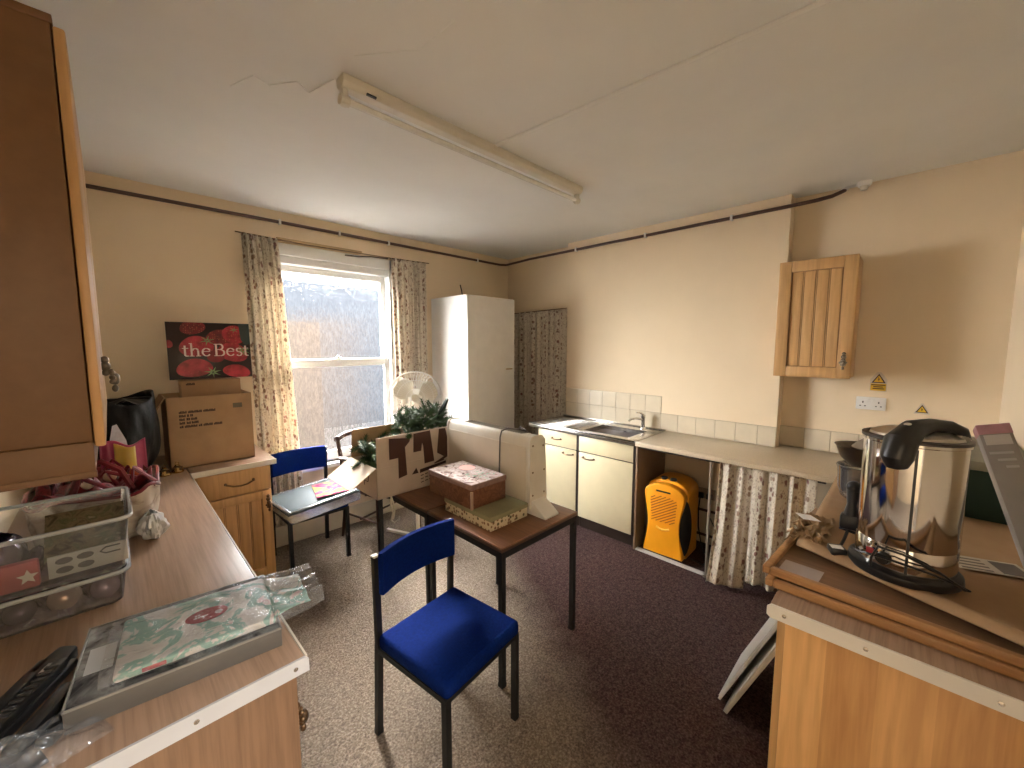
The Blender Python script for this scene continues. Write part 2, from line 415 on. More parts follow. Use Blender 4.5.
# ------------------------------------------------------------------ window
win = thing('window_1', '', '', (1.395, YN, WZ0)); del win['label']; del win['category']; win['kind'] = 'structure'
def wpart(n, m, mat, **k): return struct(n, m, mat, win, **k)
f = MB()
f.box(WX0, WX0+.06, YN-.012, YN+.16, WZ0, WZ1, .004); f.box(WX1-.06, WX1, YN-.012, YN+.16, WZ0, WZ1, .004)
f.box(WX0, WX1, YN-.012, YN+.16, WZ1-.09, WZ1, .004)
f.box(WX0+.05, WX1-.05, YN+.01, YN+.16, WZ1-.15, WZ1-.09, .004)
wpart('frame', f, WHITEP)
wpart('sill', MB().box(WX0-.03, WX1+.03, YN-.06, YN+.2, WZ0-.035, WZ0, .008), WHITEP)
zm = 1.495
def pane(par, *b):
    o = struct('pane', MB().box(*b), GLASS, par, smooth=0); o.data.materials.append(GLASSB)
    for p in o.data.polygons: p.material_index = 0 if p.normal.y < -.5 else 1   # textured face towards the room
u = MB(); ys = YN+.085
u.box(WX0+.06, WX0+.105, ys, ys+.04, zm-.03, WZ1-.15, .004); u.box(WX1-.105, WX1-.06, ys, ys+.04, zm-.03, WZ1-.15, .004)
u.box(WX0+.1, WX1-.1, ys, ys+.04, WZ1-.20, WZ1-.15, .004); u.box(WX0+.1, WX1-.1, ys, ys+.04, zm-.03, zm+.035, .004)
up = wpart('upper_sash', u, WHITEP)
pane(up, WX0+.09, WX1-.09, ys+.018, ys+.022, zm, WZ1-.18)
l = MB(); yl = YN+.04
l.box(WX0+.06, WX0+.105, yl, yl+.04, WZ0, zm+.035, .004); l.box(WX1-.105, WX1-.06, yl, yl+.04, WZ0, zm+.035, .004)
l.box(WX0+.1, WX1-.1, yl, yl+.04, WZ0, WZ0+.09, .004); l.box(WX0+.1, WX1-.1, yl, yl+.04, zm-.035, zm+.03, .004)
lp = wpart('lower_sash', l, WHITEP)
pane(lp, WX0+.09, WX1-.09, yl+.018, yl+.022, WZ0+.08, zm-.02)
struct('catch', MB().box(1.42, 1.47, yl-.004, yl+.03, zm+.03, zm+.045, .004).sphere((1.445, yl+.01, zm+.05), .012), STEEL, lp)
struct('channel', MB().box(WX1-.052, WX1-.044, YN-.014, YN+.03, zm+.02, WZ1-.30), plain('grey sash channel', (.12, .12, .12), .5), win, smooth=0)

# outside: yard, brick building on the left, rendered wall on the right (seen only blurred, through the glass)
BRICKM = patches('weathered orange brick', [(.3, (.0165, .0102, .0056)), (.7, (.0225, .0145, .0085))], 2, .9)
RENDER = patches('grey-blue rendered wall', [(.3, (.0085, .0112, .0158)), (.7, (.0120, .0155, .0210))], 1.2, .9)
YARD = plain('yard tarmac', (.035, .034, .034), .9)
struct('ground_outside', MB().box(-14, 18, YN+.3, 24, -.62, -.58), YARD, smooth=0)
struct('wall_outside', MB().box(.9, 3.0, 8.4, 8.8, -.58, 2.10), BRICKM, smooth=0)
struct('wall_beyond', MB().box(1.1, 16, 11, 11.4, -.58, 3.25), RENDER, smooth=0)

# ------------------------------------------------------------------ curtains
def curtain(name, label, fx, z0, z1, folds, amp, group=None, par=None, flat=.5, thick=.0022):
    """fx(u,t) -> (base point xy, unit normal xy) ; u across, t 0 top..1 bottom"""
    m = MB()
    ph = [random.uniform(-.6, .6) for _ in range(40)]
    def fn(u, v):
        t = 1-v
        (x, y), (nx, ny) = fx(u, t)
        a = amp*(.65+.35*math.sin(3*u*PI+1+t*1.5))*(.75+.35*t)
        d = a*math.sin(2*PI*folds*u + .5*math.sin(5*u+ph[3]) + .35*t*math.sin(9*u)) + a*.35*math.sin(2*PI*folds*2.3*u+ph[1]+t)
        z = z0(u) if callable(z0) else z0
        return (x+nx*d, y+ny*d, z+(z1-z)*v)
    wid = 1.9*math.dist(fx(0, .5)[0], fx(1, .5)[0])
    m.grid(fn, folds*14, 34, lambda u, v: (u*wid, v*(z1-(z0(.5) if callable(z0) else z0))))
    return m
def lerp(a, b, t): return a+(b-a)*t
t = thing('curtain', 'floral cotton curtain on the left side of the sash window', 'curtain', (.86, YN-.06, .2), group='window curtains')
obj('drape', curtain('', '', lambda u, t: ((lerp(lerp(.735, .765, t), lerp(.968, 1.075, t**.8), u), YN-.075), (0, 1)), .20, 2.462, 6, .026), FLORAL, t, solid=.002)
t = thing('curtain', 'floral cotton curtain on the right side of the window, beside the white wardrobe', 'curtain', (2.12, YN-.06, .2), group='window curtains')
obj('drape', curtain('', '', lambda u, t: ((lerp(lerp(1.925, 1.965, t), lerp(2.30, 2.29, t), u), YN-.075), (0, 1)), .22, 2.462, 7, .026), FLORAL, t, solid=.002)
t = thing('curtain_rail', 'thin sprung wire and broken wooden strip carrying the window curtains', 'curtain rail', (1.52, YN-.06, 2.45))
obj('wire', MB().tube([(.70, YN-.07, 2.465), (1.2, YN-.07, 2.452), (1.95, YN-.07, 2.458), (2.34, YN-.07, 2.468)], .0045, 6), BRONZE, t)
obj('wooden_strip', MB().box(.98, 1.66, YN-.035, YN, 2.463, 2.485, .003), plain('raw wood strip', (.42, .29, .15), .6), t)
obj('hook', MB().tube([(1.50, YN-.05, 2.425), (1.62, YN-.05, 2.43), (1.74, YN-.05, 2.447), (1.90, YN-.05, 2.452)], .007, 6), DARKTRIM, t)
t = thing('curtain', 'floral curtain hung across the alcove between the white wardrobe and the chimney breast', 'curtain', (XE-.1, 3.0, .05))
obj('drape', curtain('', '', lambda u, t: ((3.47, lerp(2.61, 3.42, u)), (1, 0)), .06, 2.03, 9, .03), FLORAL, t, solid=.002)
obj('wire', MB().tube([(3.46, 2.585, 2.04), (3.46, 3.55, 2.02)], .004, 6), BRONZE, t)
t = thing('curtain', 'gathered floral curtain hung under the beige worktop', 'curtain', (2.88, .6, .05))
def uc(u, t):
    y = lerp(.868 + .025*t, .335, u)
    x = 2.875 - .10*t**3*max(0, 1-2.2*u)
    return ((x, y), (1, 0))
obj('drape', curtain('', '', uc, lambda u: .035 if u < .38 else .09, .862, 6, .020), FLORAL, t, solid=.002)
obj('wire', MB().tube([(2.87, .31, .862), (2.87, .90, .862)], .004, 6), BRONZE, t)

# ------------------------------------------------------------------ brown pipe round the room
zp = 2.605
t = thing('pipe', 'dark brown painted pipe run along the top of the walls, bent round the corner', 'pipe', (1.6, 3.56, zp))
pts = [(XW, YN-.018, zp-.01), (1.2, YN-.018, zp), (3.30, YN-.018, zp), (3.38, YN-.022, zp), (3.44, YN-.06, zp), (3.39, 3.1, zp), (3.39, 2.5, zp), (3.39, 1.6, zp), (3.39, .70, zp), (3.40, .52, zp+.005), (3.43, .44, zp+.02), (3.47, .40, zp+.045), (3.505, .385, zp+.062)]
obj('run', MB().tube(pts, .0125, 10), BROWNPIPE, t)
for x in (1.01, 1.47, 1.93, 3.02):
    obj('clip', MB().box(x-.008, x+.008, YN-.036, YN-.001, zp-.02, zp+.02, .003), PLASTICW, t)
for y in (2.46, 1.72, 1.03):
    obj('clip', MB().box(3.37, 3.409, y-.008, y+.008, zp-.02, zp+.02, .003), PLASTICW, t)
obj('end_plate', MB().lathe([(0, 0), (.022, 0), (.022, .006), (0, .006)], 16, M=rot(0, (XE-.024, .383, zp+.066), y=0)), PLASTICW, t)
t = thing('junction_box', 'small round white junction box where the wall meets the ceiling', 'junction box', (XE-.04, .285, ZC))
obj('housing', MB().lathe([(0, -.03), (.03, -.03), (.038, -.02), (.038, 0), (0, 0)], 20, M=Matrix.Translation((XE-.045, .285, ZC))), PLASTICW, t)
obj('nozzle', MB().lathe([(0, -.055), (.018, -.055), (.022, -.03), (0, -.03)], 16, M=Matrix.Translation((XE-.055, .285, ZC))), PLASTICG, t)
obj('conduit', MB().tube([(XE-.02, .32, ZC-.008), (XE-.02, .385, ZC-.006)], .008, 8), CEIL, t)

# ------------------------------------------------------------------ ceiling light
t = thing('ceiling_light', 'long unlit fluorescent batten on the ceiling', 'ceiling light', (1.49, 1.645, ZC))
obj('body', MB().prism([(-.034, 0), (-.034, -.026), (-.020, -.044), (.020, -.044), (.034, -.026), (.034, 0)], 1.58, .003, M=Matrix.Translation((.705, 1.645, ZC)), axis='x'), PLASTICG, t)
obj('tube', MB().tube([(.74, 1.645, ZC-.084), (2.25, 1.645, ZC-.084)], .013, 16), plain('unlit fluorescent tube', (.78, .76, .72), .25), t)
for x in (.72, 2.262):
    obj('lamp_holder', MB().box(x-.012, x+.012, 1.628, 1.662, ZC-.105, ZC-.045, .006).tube([(x-.018, 1.645, ZC-.085), (x+.018, 1.645, ZC-.085)], .02, 14), PLASTICG, t)
obj('rating_label', MB().box(.80, .84, 1.612, 1.622, ZC-.043, ZC-.036), BLACKP, t)
obj('cable_gland', MB().sphere((1.50, 1.612, ZC-.012), .014), PLASTICG, t)

# ------------------------------------------------------------------ wall units
def pull(m, c, ln=.085, ax='y', out=(-1, 0, 0), drop=0):
    """bow handle centred at c"""
    c = Vector(c); o = Vector(out); a = Vector((0, 1, 0)) if ax == 'y' else Vector((1, 0, 0))
    pts = [c-a*ln/2, c-a*ln/2+o*.018, c-a*ln/4+o*.026-Vector((0, 0, drop)), c+o*.028-Vector((0, 0, drop*1.3)), c+a*ln/4+o*.026-Vector((0, 0, drop)), c+a*ln/2+o*.018, c+a*ln/2]
    m.tube(pts, .0055, 8)
    for s in (-1, 1): m.sphere(c+a*s*ln/2, .009, n=10)
    return m
def drop_handle(m, c, out):
    """ornate drop handle: rosette, stem and leafy pendant"""
    c = Vector(c); o = Vector(out)
    for dz, r in ((.035, .011), (.015, .014), (-.005, .010)): m.sphere(c+o*.006+Vector((0, 0, dz)), r, n=10)
    for k in range(6):
        a = k*PI/3; s = Vector((o.y, o.x, 0))
        m.sphere(c+o*.02+s*.013*math.cos(a)+Vector((0, 0, -.02+.016*math.sin(a))), .008, n=8)
    m.tube([c, c+o*.022], .006, 8)
    m.sphere(c+o*.026+Vector((0, 0, -.025)), .012, sz=1.6, n=10); m.sphere(c+o*.024+Vector((0, 0, -.055)), .008, sz=1.4, n=8)
    return m

t = thing('wall_cabinet', 'large plain-sided wooden wall cupboard above the cluttered worktop', 'wall cupboard', (-.18, 1.8, 1.352))
obj('carcass', MB().box(XW, -.040, 1.32, 2.30, 1.352, 2.335, .002), OAKPANEL, t)
obj('cornice', MB().box(XW, -.036, 1.318, 2.302, 2.318, 2.336, .002), OAKPANEL, t)
obj('light_rail', MB().box(XW, -.0385, 1.312, 1.32, 1.352, 1.43, .003).box(XW, -.0375, 1.310, 1.325, 1.347, 1.362, .002), OAKPANEL, t)
for y0, y1 in ((1.322, 1.807), (1.813, 2.298)):
    d = obj('door', MB().prism([(y0, 1.415), (y1, 1.415), (y1, 2.318), (y0+.0, 2.318)], .019, .005, 2, M=Matrix.Translation((-.0375, 0, 0)), axis='x'), PINEDOOR, t)
obj('drop_handle', drop_handle(MB(), (-.017, 1.76, 1.57), (1, 0, 0)), PEWTER, d)

def bead_door(mb, gm, plane, y0, y1, z0, z1, x, sgn, st=.055, th=.02):
    """framed door with grooved panel. plane 'x': lies in yz at x (front side sgn); 'y' : lies in xz"""
    def bx(m, a0, a1, b0, b1, d0, d1, bev=.003):
        lo, hi = min(x+sgn*d0, x+sgn*d1), max(x+sgn*d0, x+sgn*d1)
        if plane == 'x': m.box(lo, hi, a0, a1, b0, b1, bev)
        else: m.box(a0, a1, lo, hi, b0, b1, bev)
    bx(mb, y0, y0+st, z0, z1, 0, th); bx(mb, y1-st, y1, z0, z1, 0, th)
    bx(mb, y0+st, y1-st, z0, z0+st, 0, th); bx(mb, y0+st, y1-st, z1-st, z1, 0, th)
    n = 4; wd = (y1-y0-2*st)/n
    for i in range(n): bx(mb, y0+st+i*wd+.0055, y0+st+(i+1)*wd-.0055, z0+st+.002, z1-st-.002, 0, th*.5, .0015)
    for i in range(1, n): bx(mb, y0+st+i*wd-.0025, y0+st+i*wd+.0025, z0+st+.002, z1-st-.002, 0, th*.5, .001)
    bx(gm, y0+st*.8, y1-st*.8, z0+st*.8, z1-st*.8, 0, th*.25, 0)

t = thing('wall_cabinet', 'small honey wood wall cupboard with grooved door beside the chimney breast', 'wall cupboard', (3.40, .465, 1.44))
obj('carcass', MB().box(3.27, XE, .263, .667, 1.44, 2.20, .002), PINEDOOR, t)
a, b = MB(), MB(); bead_door(a, b, 'x', .26, .67, 1.438, 2.202, 3.268, -1, .07, .022)
d = obj('door', a, PINEDOOR, t); obj('groove_panel', b, PINEDARK, d, smooth=0)
obj('knob', drop_handle(MB(), (3.246, .297, 1.56), (-1, 0, 0)), PEWTER, d)

# ------------------------------------------------------------------ left worktop and base units
ZT = .90
t = thing('worktop', 'walnut-look worktop along the left wall with a white end strip', 'worktop', (0, 2.2, .87))
obj('slab', MB().box(XW, .285, .992, YN, ZT-.034, ZT, .004), WALNUT, t)
obj('end_strip', MB().prism([(XW, ZT-.038), (.292, ZT-.038), (.292, ZT-.008), (.284, ZT+.001), (XW, ZT+.001)], .006, M=Matrix.Translation((0, .986, 0)), axis='y'), plain('off-white painted strip', (.54, .545, .56), .4, var=.03), t)
obj('edging', MB().box(.285, .291, .992, 2.96, ZT-.034, ZT+.0005, .002), PLASTICG, t)
for x in (-.18, .075, .262): obj('screw', MB().lathe([(0, .003), (.005, .002), (.005, 0)], 10, M=rot(0, (x, .986, ZT-.018), x=90)), STEEL, t)
t = thing('base_cabinet', 'base cupboard under the left worktop with brown laminate end panel', 'base cupboard', (-.03, 1.4, 0))
obj('carcass', MB().box(XW+.006, .248, 1.029, 2.95, .12, ZT-.040), ENDOAK, t, smooth=0)
obj('end_panel', MB().box(XW+.006, .268, 1.004, 1.028, 0, ZT-.040, .002), ENDOAK, t)
for y0, y1 in ((1.03, 1.412), (1.418, 1.80), (1.813, 2.36), (2.366, 2.94)):
    a, b = MB(), MB(); bead_door(a, b, 'x', y0, y1, .13, ZT-.05, .249, 1, .055, .02)
    d = obj('door', a, PINEDOOR, t); obj('groove_panel', b, PINEDARK, d, smooth=0)
    obj('drop_handle', drop_handle(MB(), (.268, y0+.03, .71), (1, 0, 0)), BRONZE, d)
obj('plinth', MB().box(XW+.006, .20, 1.03, 2.95, 0, .12), ENDOAK, t, smooth=0)
t = thing('drawer_unit', 'honey wood corner unit with one drawer over a grooved door, under the cardboard box', 'drawer unit', (.48, 3.2, 0))
obj('carcass', MB().box(.26, .705, 2.985, YN-.022, .10, ZT-.040), PINEDOOR, t, smooth=0)
obj('corner_post', MB().box(.255, .31, 2.966, 2.99, .10, ZT-.040, .002), PINEDOOR, t)
d = obj('drawer', MB().box(.318, .703, 2.963, 2.985, .705, ZT-.042, .004), PINEDOOR, t)
obj('handle', pull(MB(), (.53, 2.963, .785), .15, 'x', (0, -1, 0), .014), BRONZE, d)
a, b = MB(), MB(); bead_door(a, b, 'y', .318, .703, .115, .695, 2.985, -1, .055, .022)
d = obj('door', a, PINEDOOR, t); obj('groove_panel', b, PINEDARK, d, smooth=0)
obj('drop_handle', drop_handle(MB(), (.680, 2.962, .62), (0, -1, 0)), BRONZE, d)
obj('plinth', MB().box(.26, .70, 2.99, YN-.03, 0, .10), PINEDOOR, t, smooth=0)
t = thing('worktop', 'short walnut-look worktop below the window wall, holding the cardboard box', 'worktop', (.5, 3.3, .87))
obj('slab', MB().box(.292, .735, 2.945, YN, ZT-.034, ZT, .004), WALNUTX, t)
obj('edging', MB().box(.292, .737, 2.940, 2.945, ZT-.034, ZT+.0005, .002), PLASTICG, t)

# ------------------------------------------------------------------ wardrobe
t = thing('wardrobe', 'tall white wardrobe in the corner beside the window', 'wardrobe', (2.72, 3.28, 0))
obj('carcass', MB().box(2.40, 3.035, 2.998, YN-.005, 0, 2.125, .002), WHITEP, t)
d = obj('door', MB().box(2.402, 3.033, 2.98, 2.997, .05, 2.12, .003), PLASTICW, t)
obj('handle', MB().box(2.90, 2.99, 2.966, 2.98, 1.396, 1.406, .003), BRASS, d)
for y in (3.06, 3.42): obj('cam_cover', MB().lathe([(.007, 0), (.006, .002), (0, .002)], 10, M=rot(0, (2.40, y, 1.76), y=-90)), PLASTICG, t)
tag(obj('wire_stub', MB().tube([(2.78, YN-.01, 2.31), (2.80, YN-.012, 2.24), (2.81, YN-.016, 2.14)], .006, 6), DARKTRIM), 'short dark cable end sticking up behind the white wardrobe', 'cable')

# ------------------------------------------------------------------ sink run on the right wall
XF = 2.885
t = thing('sink_cabinet', 'cream sink cupboard with one drawer and door nearest the alcove curtain', 'base cupboard', (3.1, 2.3, 0))
def sinkcab(t, y0, y1, drawer, hy, hz):
    obj('carcass', MB().box(XF+.02, 3.405, y0, y1, .11, ZT-.04).box(XF+.004, XF+.02, y0, y0+.018, .11, ZT-.04).box(XF+.004, XF+.02, y1-.018, y1, .11, ZT-.04), DARKTRIM, t, smooth=0)
    dr = obj('drawer', MB().box(XF, XF+.018, y0+.012, y1-.012, .715, ZT-.045, .002), ALMOND, t)
    if drawer: obj('handle', pull(MB(), (XF, (y0+y1)/2, .785), .10, 'y', (-1, 0, 0), .004), BRONZE, dr)
    d = obj('door', MB().box(XF, XF+.018, y0+.012, y1-.012, .115, .705, .002), ALMOND, t)
    obj('handle', pull(MB(), (XF, hy, .667), .11, 'y', (-1, 0, 0), .004), BRONZE, d)
    obj('plinth', MB().box(XF+.05, XF+.068, y0, y1, 0, .11), DARKTRIM, t, smooth=0)
sinkcab(t, 2.05, 2.52, True, 2.15, .667)
t = thing('sink_cabinet', 'cream sink cupboard below the basin, left of the orange dehumidifier', 'base cupboard', (3.1, 1.76, 0))
sinkcab(t, 1.50, 2.045, False, 1.93, .667)
tag(obj('side_panel', MB().box(XF+.01, 3.405, 1.478, 1.497, 0, ZT-.04, .002), plain('brown cupboard side', (.24, .16, .10), .5)), 'brown panel closing the side of the sink cupboards by the dehumidifier', 'panel')

t = thing('kitchen_sink', 'stainless steel sink with drainer set on the cream cupboards', 'sink', (3.12, 2.05, .86))
m = MB(); bx0, bx1, by0, by1 = 2.93, 3.27, 1.585, 2.02
sx0, sx1, sy0, sy1 = 2.845, 3.40, 1.478, 2.60
m.box(sx0, bx0, sy0, sy1, ZT-.012, ZT, .003).box(bx1, sx1, sy0, sy1, ZT-.012, ZT, .003).box(bx0, bx1, sy0, by0, ZT-.012, ZT, .002).box(bx0, bx1, by1, sy1, ZT-.012, ZT, .002)
m.box(sx0, sx0+.006, sy0, sy1, ZT-.040, ZT, .003).box(sx0, sx1, sy0, sy0+.006, ZT-.034, ZT+.001, .002).box(sx1-.01, sx1+.004, sy0, sy1, ZT, ZT+.012, .003).box(sx0, sx0+.012, sy0, sy1, ZT, ZT+.006, .003).box(sx0, sx1, sy0, sy0+.012, ZT, ZT+.006, .003)
obj('top', m, STEEL, t)
m = MB(); zb = ZT-.15
m.box(bx0-.004, bx0, by0, by1, zb, ZT-.002).box(bx1, bx1+.004, by0, by1, zb, ZT-.002).box(bx0, bx1, by0-.004, by0, zb, ZT-.002).box(bx0, bx1, by1, by1+.004, zb, ZT-.002).box(bx0, bx1, by0, by1, zb-.004, zb)
obj('basin', m, STEEL, t)
m = MB()
for k in range(7): m.box(2.93+k*.055, 2.945+k*.055, 2.08, 2.54, ZT, ZT+.004, .0018)
obj('drainer', m, STEEL, t)
obj('overflow', MB().lathe([(.018, 0), (.018, .003), (0, .003)], 14, M=rot(0, (bx1-.001, 1.80, ZT-.045), y=-90)), BLACKP, t)
m = MB().lathe([(.026, 0), (.024, .012), (.017, .02), (.017, .10), (.021, .105), (.021, .13), (0, .137)], 18, M=Matrix.Translation((3.335, 1.66, ZT)))
m.tube([(3.335, 1.66, ZT+.085), (3.28, 1.69, ZT+.10), (3.22, 1.72, ZT+.095), (3.205, 1.728, ZT+.08)], .010, 10)
tp = obj('tap', m, CHROME, t)
obj('lever', MB().tube([(3.335, 1.66, ZT+.132), (3.30, 1.675, ZT+.152), (3.26, 1.69, ZT+.155)], .008, 8, rr=[.012, .009, .006]), CHROME, tp)

t = thing('worktop', 'beige laminate worktop along the right wall beside the sink', 'worktop', (3.15, .9, .86))
obj('slab', MB().prism([(2.842, -.36), (XE, -.36), (XE, .655), (3.405, .655), (3.405, 1.476), (2.842, 1.476)], .034, .004, M=Matrix.Translation((0, 0, ZT-.034))), WORKTOPB, t)
obj('batten', MB().box(2.90, 2.93, .30, 1.47, ZT-.06, ZT-.036), DARKTRIM, t)
tag(obj('support_leg', MB().tube([(2.905, .932, 0), (2.905, .932, ZT-.06)], .011, 12).lathe([(.024, 0), (.024, .006), (.012, .01)], 14, M=Matrix.Translation((2.905, .932, 0))), plain('grey metal leg', (.33, .28, .23), .4, .6)), 'thin metal leg propping the beige worktop between dehumidifier and curtain', 'support leg')
# skirting pipes under the counter and the socket with its leads
t = thing('water_pipe', 'upper dark pipe on the wall under the beige worktop', 'pipe', (3.38, 1.0, .27))
obj('run', MB().tube([(3.399, .72, .285), (3.399, 1.46, .285)], .011, 8), BROWNPIPE, t)
t = thing('water_pipe', 'lower dark pipe just above the floor under the beige worktop', 'pipe', (3.38, 1.0, .1))
obj('run', MB().tube([(3.399, .72, .075), (3.399, 1.46, .075)], .011, 8), BROWNPIPE, t)
t = thing('wall_socket', 'double wall socket in shade under the beige worktop with two black leads', 'wall socket', (3.40, 1.13, .43))
obj('face_plate', MB().box(3.398, 3.409, 1.05, 1.196, .385, .471, .003), plain('tan socket plate', (.36, .27, .18), .4), t)
for y in (1.155, 1.09): obj('plug', MB().box(3.368, 3.398, y-.022, y+.022, .39, .435, .006), BLACKP, t)
t = thing('power_lead', 'black lead from the low socket to the orange dehumidifier', 'lead', (3.3, 1.13, 0))
obj('cord', MB().tube([(3.366, 1.155, .40), (3.35, 1.158, .30), (3.34, 1.15, .16), (3.32, 1.12, .05), (3.26, 1.08, .012), (3.12, .98, .008), (3.03, 1.0, .008), (3.06, 1.10, .008)], .005, 6), BLACKP, t)
t = thing('power_lead', 'black lead hanging straight down from the low socket to the floor pipes', 'lead', (3.3, 1.09, 0))
obj('cord', MB().tube([(3.366, 1.09, .40), (3.35, 1.08, .28), (3.355, 1.03, .18), (3.35, 1.0, .05), (3.33, .95, .01)], .005, 6), BLACKP, t)

# ------------------------------------------------------------------ dehumidifier
t = thing('dehumidifier', 'orange dehumidifier standing under the beige worktop', 'dehumidifier', (3.045, 1.272, .012), 2)
def dprof(hw, zt, waist):
    L_ = []
    for k in range(13):                       # right side up
        z = k/12*(zt-.09); L_.append((hw-waist*math.sin(PI*min(1, z/(zt-.09)))**1.5, z))
    for k in range(1, 12):                    # arch
        a = k/12*PI; L_.append((hw*math.cos(a), zt-.09+.09*math.sin(a)))
    for k in range(12, -1, -1):
        z = k/12*(zt-.09); L_.append((-hw+waist*math.sin(PI*min(1, z/(zt-.09)))**1.5, z))
    return L_
obj('body', MB().prism(dprof(.160, .60, .0), .24, .018, 3, M=Matrix.Translation((-.055, 0, 0)), axis='x'), ORANGE, t, local=True)
fp = obj('front_panel', MB().prism([(a*.97, .012+b*.962) for a, b in dprof(.160, .588, .034)], .07, .010, 3, M=Matrix.Translation((-.122, 0, 0)), axis='x'), ORANGE, t, local=True)
m = MB()
for k in range(22):
    c0 = .20+k*.0225; sl = -.62; ys = []
    for i in range(41):
        y = -.112+i*.0056; z = c0+sl*y
        hw = .112-.018*math.sin(PI*min(1, max(0, (z-.05)/.45)))
        if .275 < z < .485-.25*abs(y)*abs(y)/.11 and abs(y) < hw: ys.append(y)
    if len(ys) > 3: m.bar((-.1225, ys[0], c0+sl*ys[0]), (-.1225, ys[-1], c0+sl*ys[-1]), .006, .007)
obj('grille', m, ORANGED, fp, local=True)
obj('control_strip', MB().box(-.126, -.120, -.05, .06, .512, .524, .002), BLACKP, fp, local=True)
obj('bucket_grip', MB().tube([(-.122, -.05, .232), (-.126, -.025, .222), (-.128, 0, .219), (-.126, .025, .222), (-.122, .05, .232)], .008, 8), plain('pale orange ridge', (.95, .50, .08), .35), fp, local=True)
for sg in (-1, 1):
    pts = []
    for k in range(25):
        q = 2*PI*k/24; pts.append((.050*math.cos(q)*abs(math.cos(q))**.3, .255+.215*math.sin(q)))
    obj('side_vent', MB().prism(pts[:-1], .012, .003, M=Matrix.Translation((-.072, sg*.152, 0)) @ Euler((0, 0, R(sg*38))).to_matrix().to_4x4() @ Matrix.Translation((0, -.006, 0)), axis='y'), BLACKP, t, local=True)
for y in (-.035, .035): obj('knob', MB().lathe([(.026, 0), (.024, .014), (0, .016)], 18, M=Matrix.Translation((-.03, y, .594))), BLACKP, t, local=True)

# ------------------------------------------------------------------ right-hand base unit
RX = 1.312
t = thing('base_cabinet', 'base unit on the right with pale birch end panel, below the urn', 'base cupboard', (2.1, -.07, 0))
obj('end_panel', MB().box(RX+.018, RX+.036, -.375, .205, 0, ZT-.042, .001), BIRCH, t)
obj('carcass', MB().box(RX+.036, 2.838, -.375, .20, .12, ZT-.042), OAKPANEL, t, smooth=0)
for x0, x1 in ((RX+.02, 1.83), (1.835, 2.33), (2.335, 2.838)):
    a, b = MB(), MB(); bead_door(a, b, 'y', x0, x1, .13, ZT-.045, .205, 1, .055, .02)
    d = obj('door', a, PINEDOOR, t); obj('groove_panel', b, PINEDARK, d, smooth=0)
obj('plinth', MB().box(RX+.04, 2.84, -.37, .15, 0, .12), DARKTRIM, t, smooth=0)
t = thing('worktop', 'walnut-look worktop under the urn with a white screwed end strip', 'worktop', (2.0, -.07, .86))
obj('slab', MB().box(RX, 2.840, -.378, .242, ZT-.036, ZT, .004), WALNUTX, t)
obj('end_strip', MB().prism([(-.378, ZT-.040), (.238, ZT-.040), (.248, ZT-.032), (.248, ZT-.008), (.238, ZT+.001), (-.378, ZT+.001)], .006, M=Matrix.Translation((RX-.006, 0, 0)), axis='x'), PLASTICW, t)
for y in (.205, .03, -.19): obj('screw', MB().lathe([(0, .003), (.0055, .002), (.0055, 0)], 10, M=rot(0, (RX-.006, y, ZT-.020), y=-90)), STEEL, t)


# two white panels propped against the unit's doors
t = thing('shelf_panel', 'plain white panel propped against the right-hand unit, behind the ribbed one', 'panel', (1.845, .492, 0.006), 0, rx=23.5)
obj('board', MB().box(0, .36, -.018, 0, 0, .60, .002), PLASTICW, t, local=True)
t = thing('shelf_panel', 'white ribbed panel propped in front of a plain one by the right-hand unit', 'panel', (1.90, .535, 0.006), 0, rx=23.5)
m = MB().box(0, .36, -.016, -.004, 0, .60, .002)
for k in range(24): m.box(.006+k*.0148, .0148+k*.0148, -.006, 0, .01, .59, .0015, 1)
obj('board', m, PLASTICW, t, local=True)

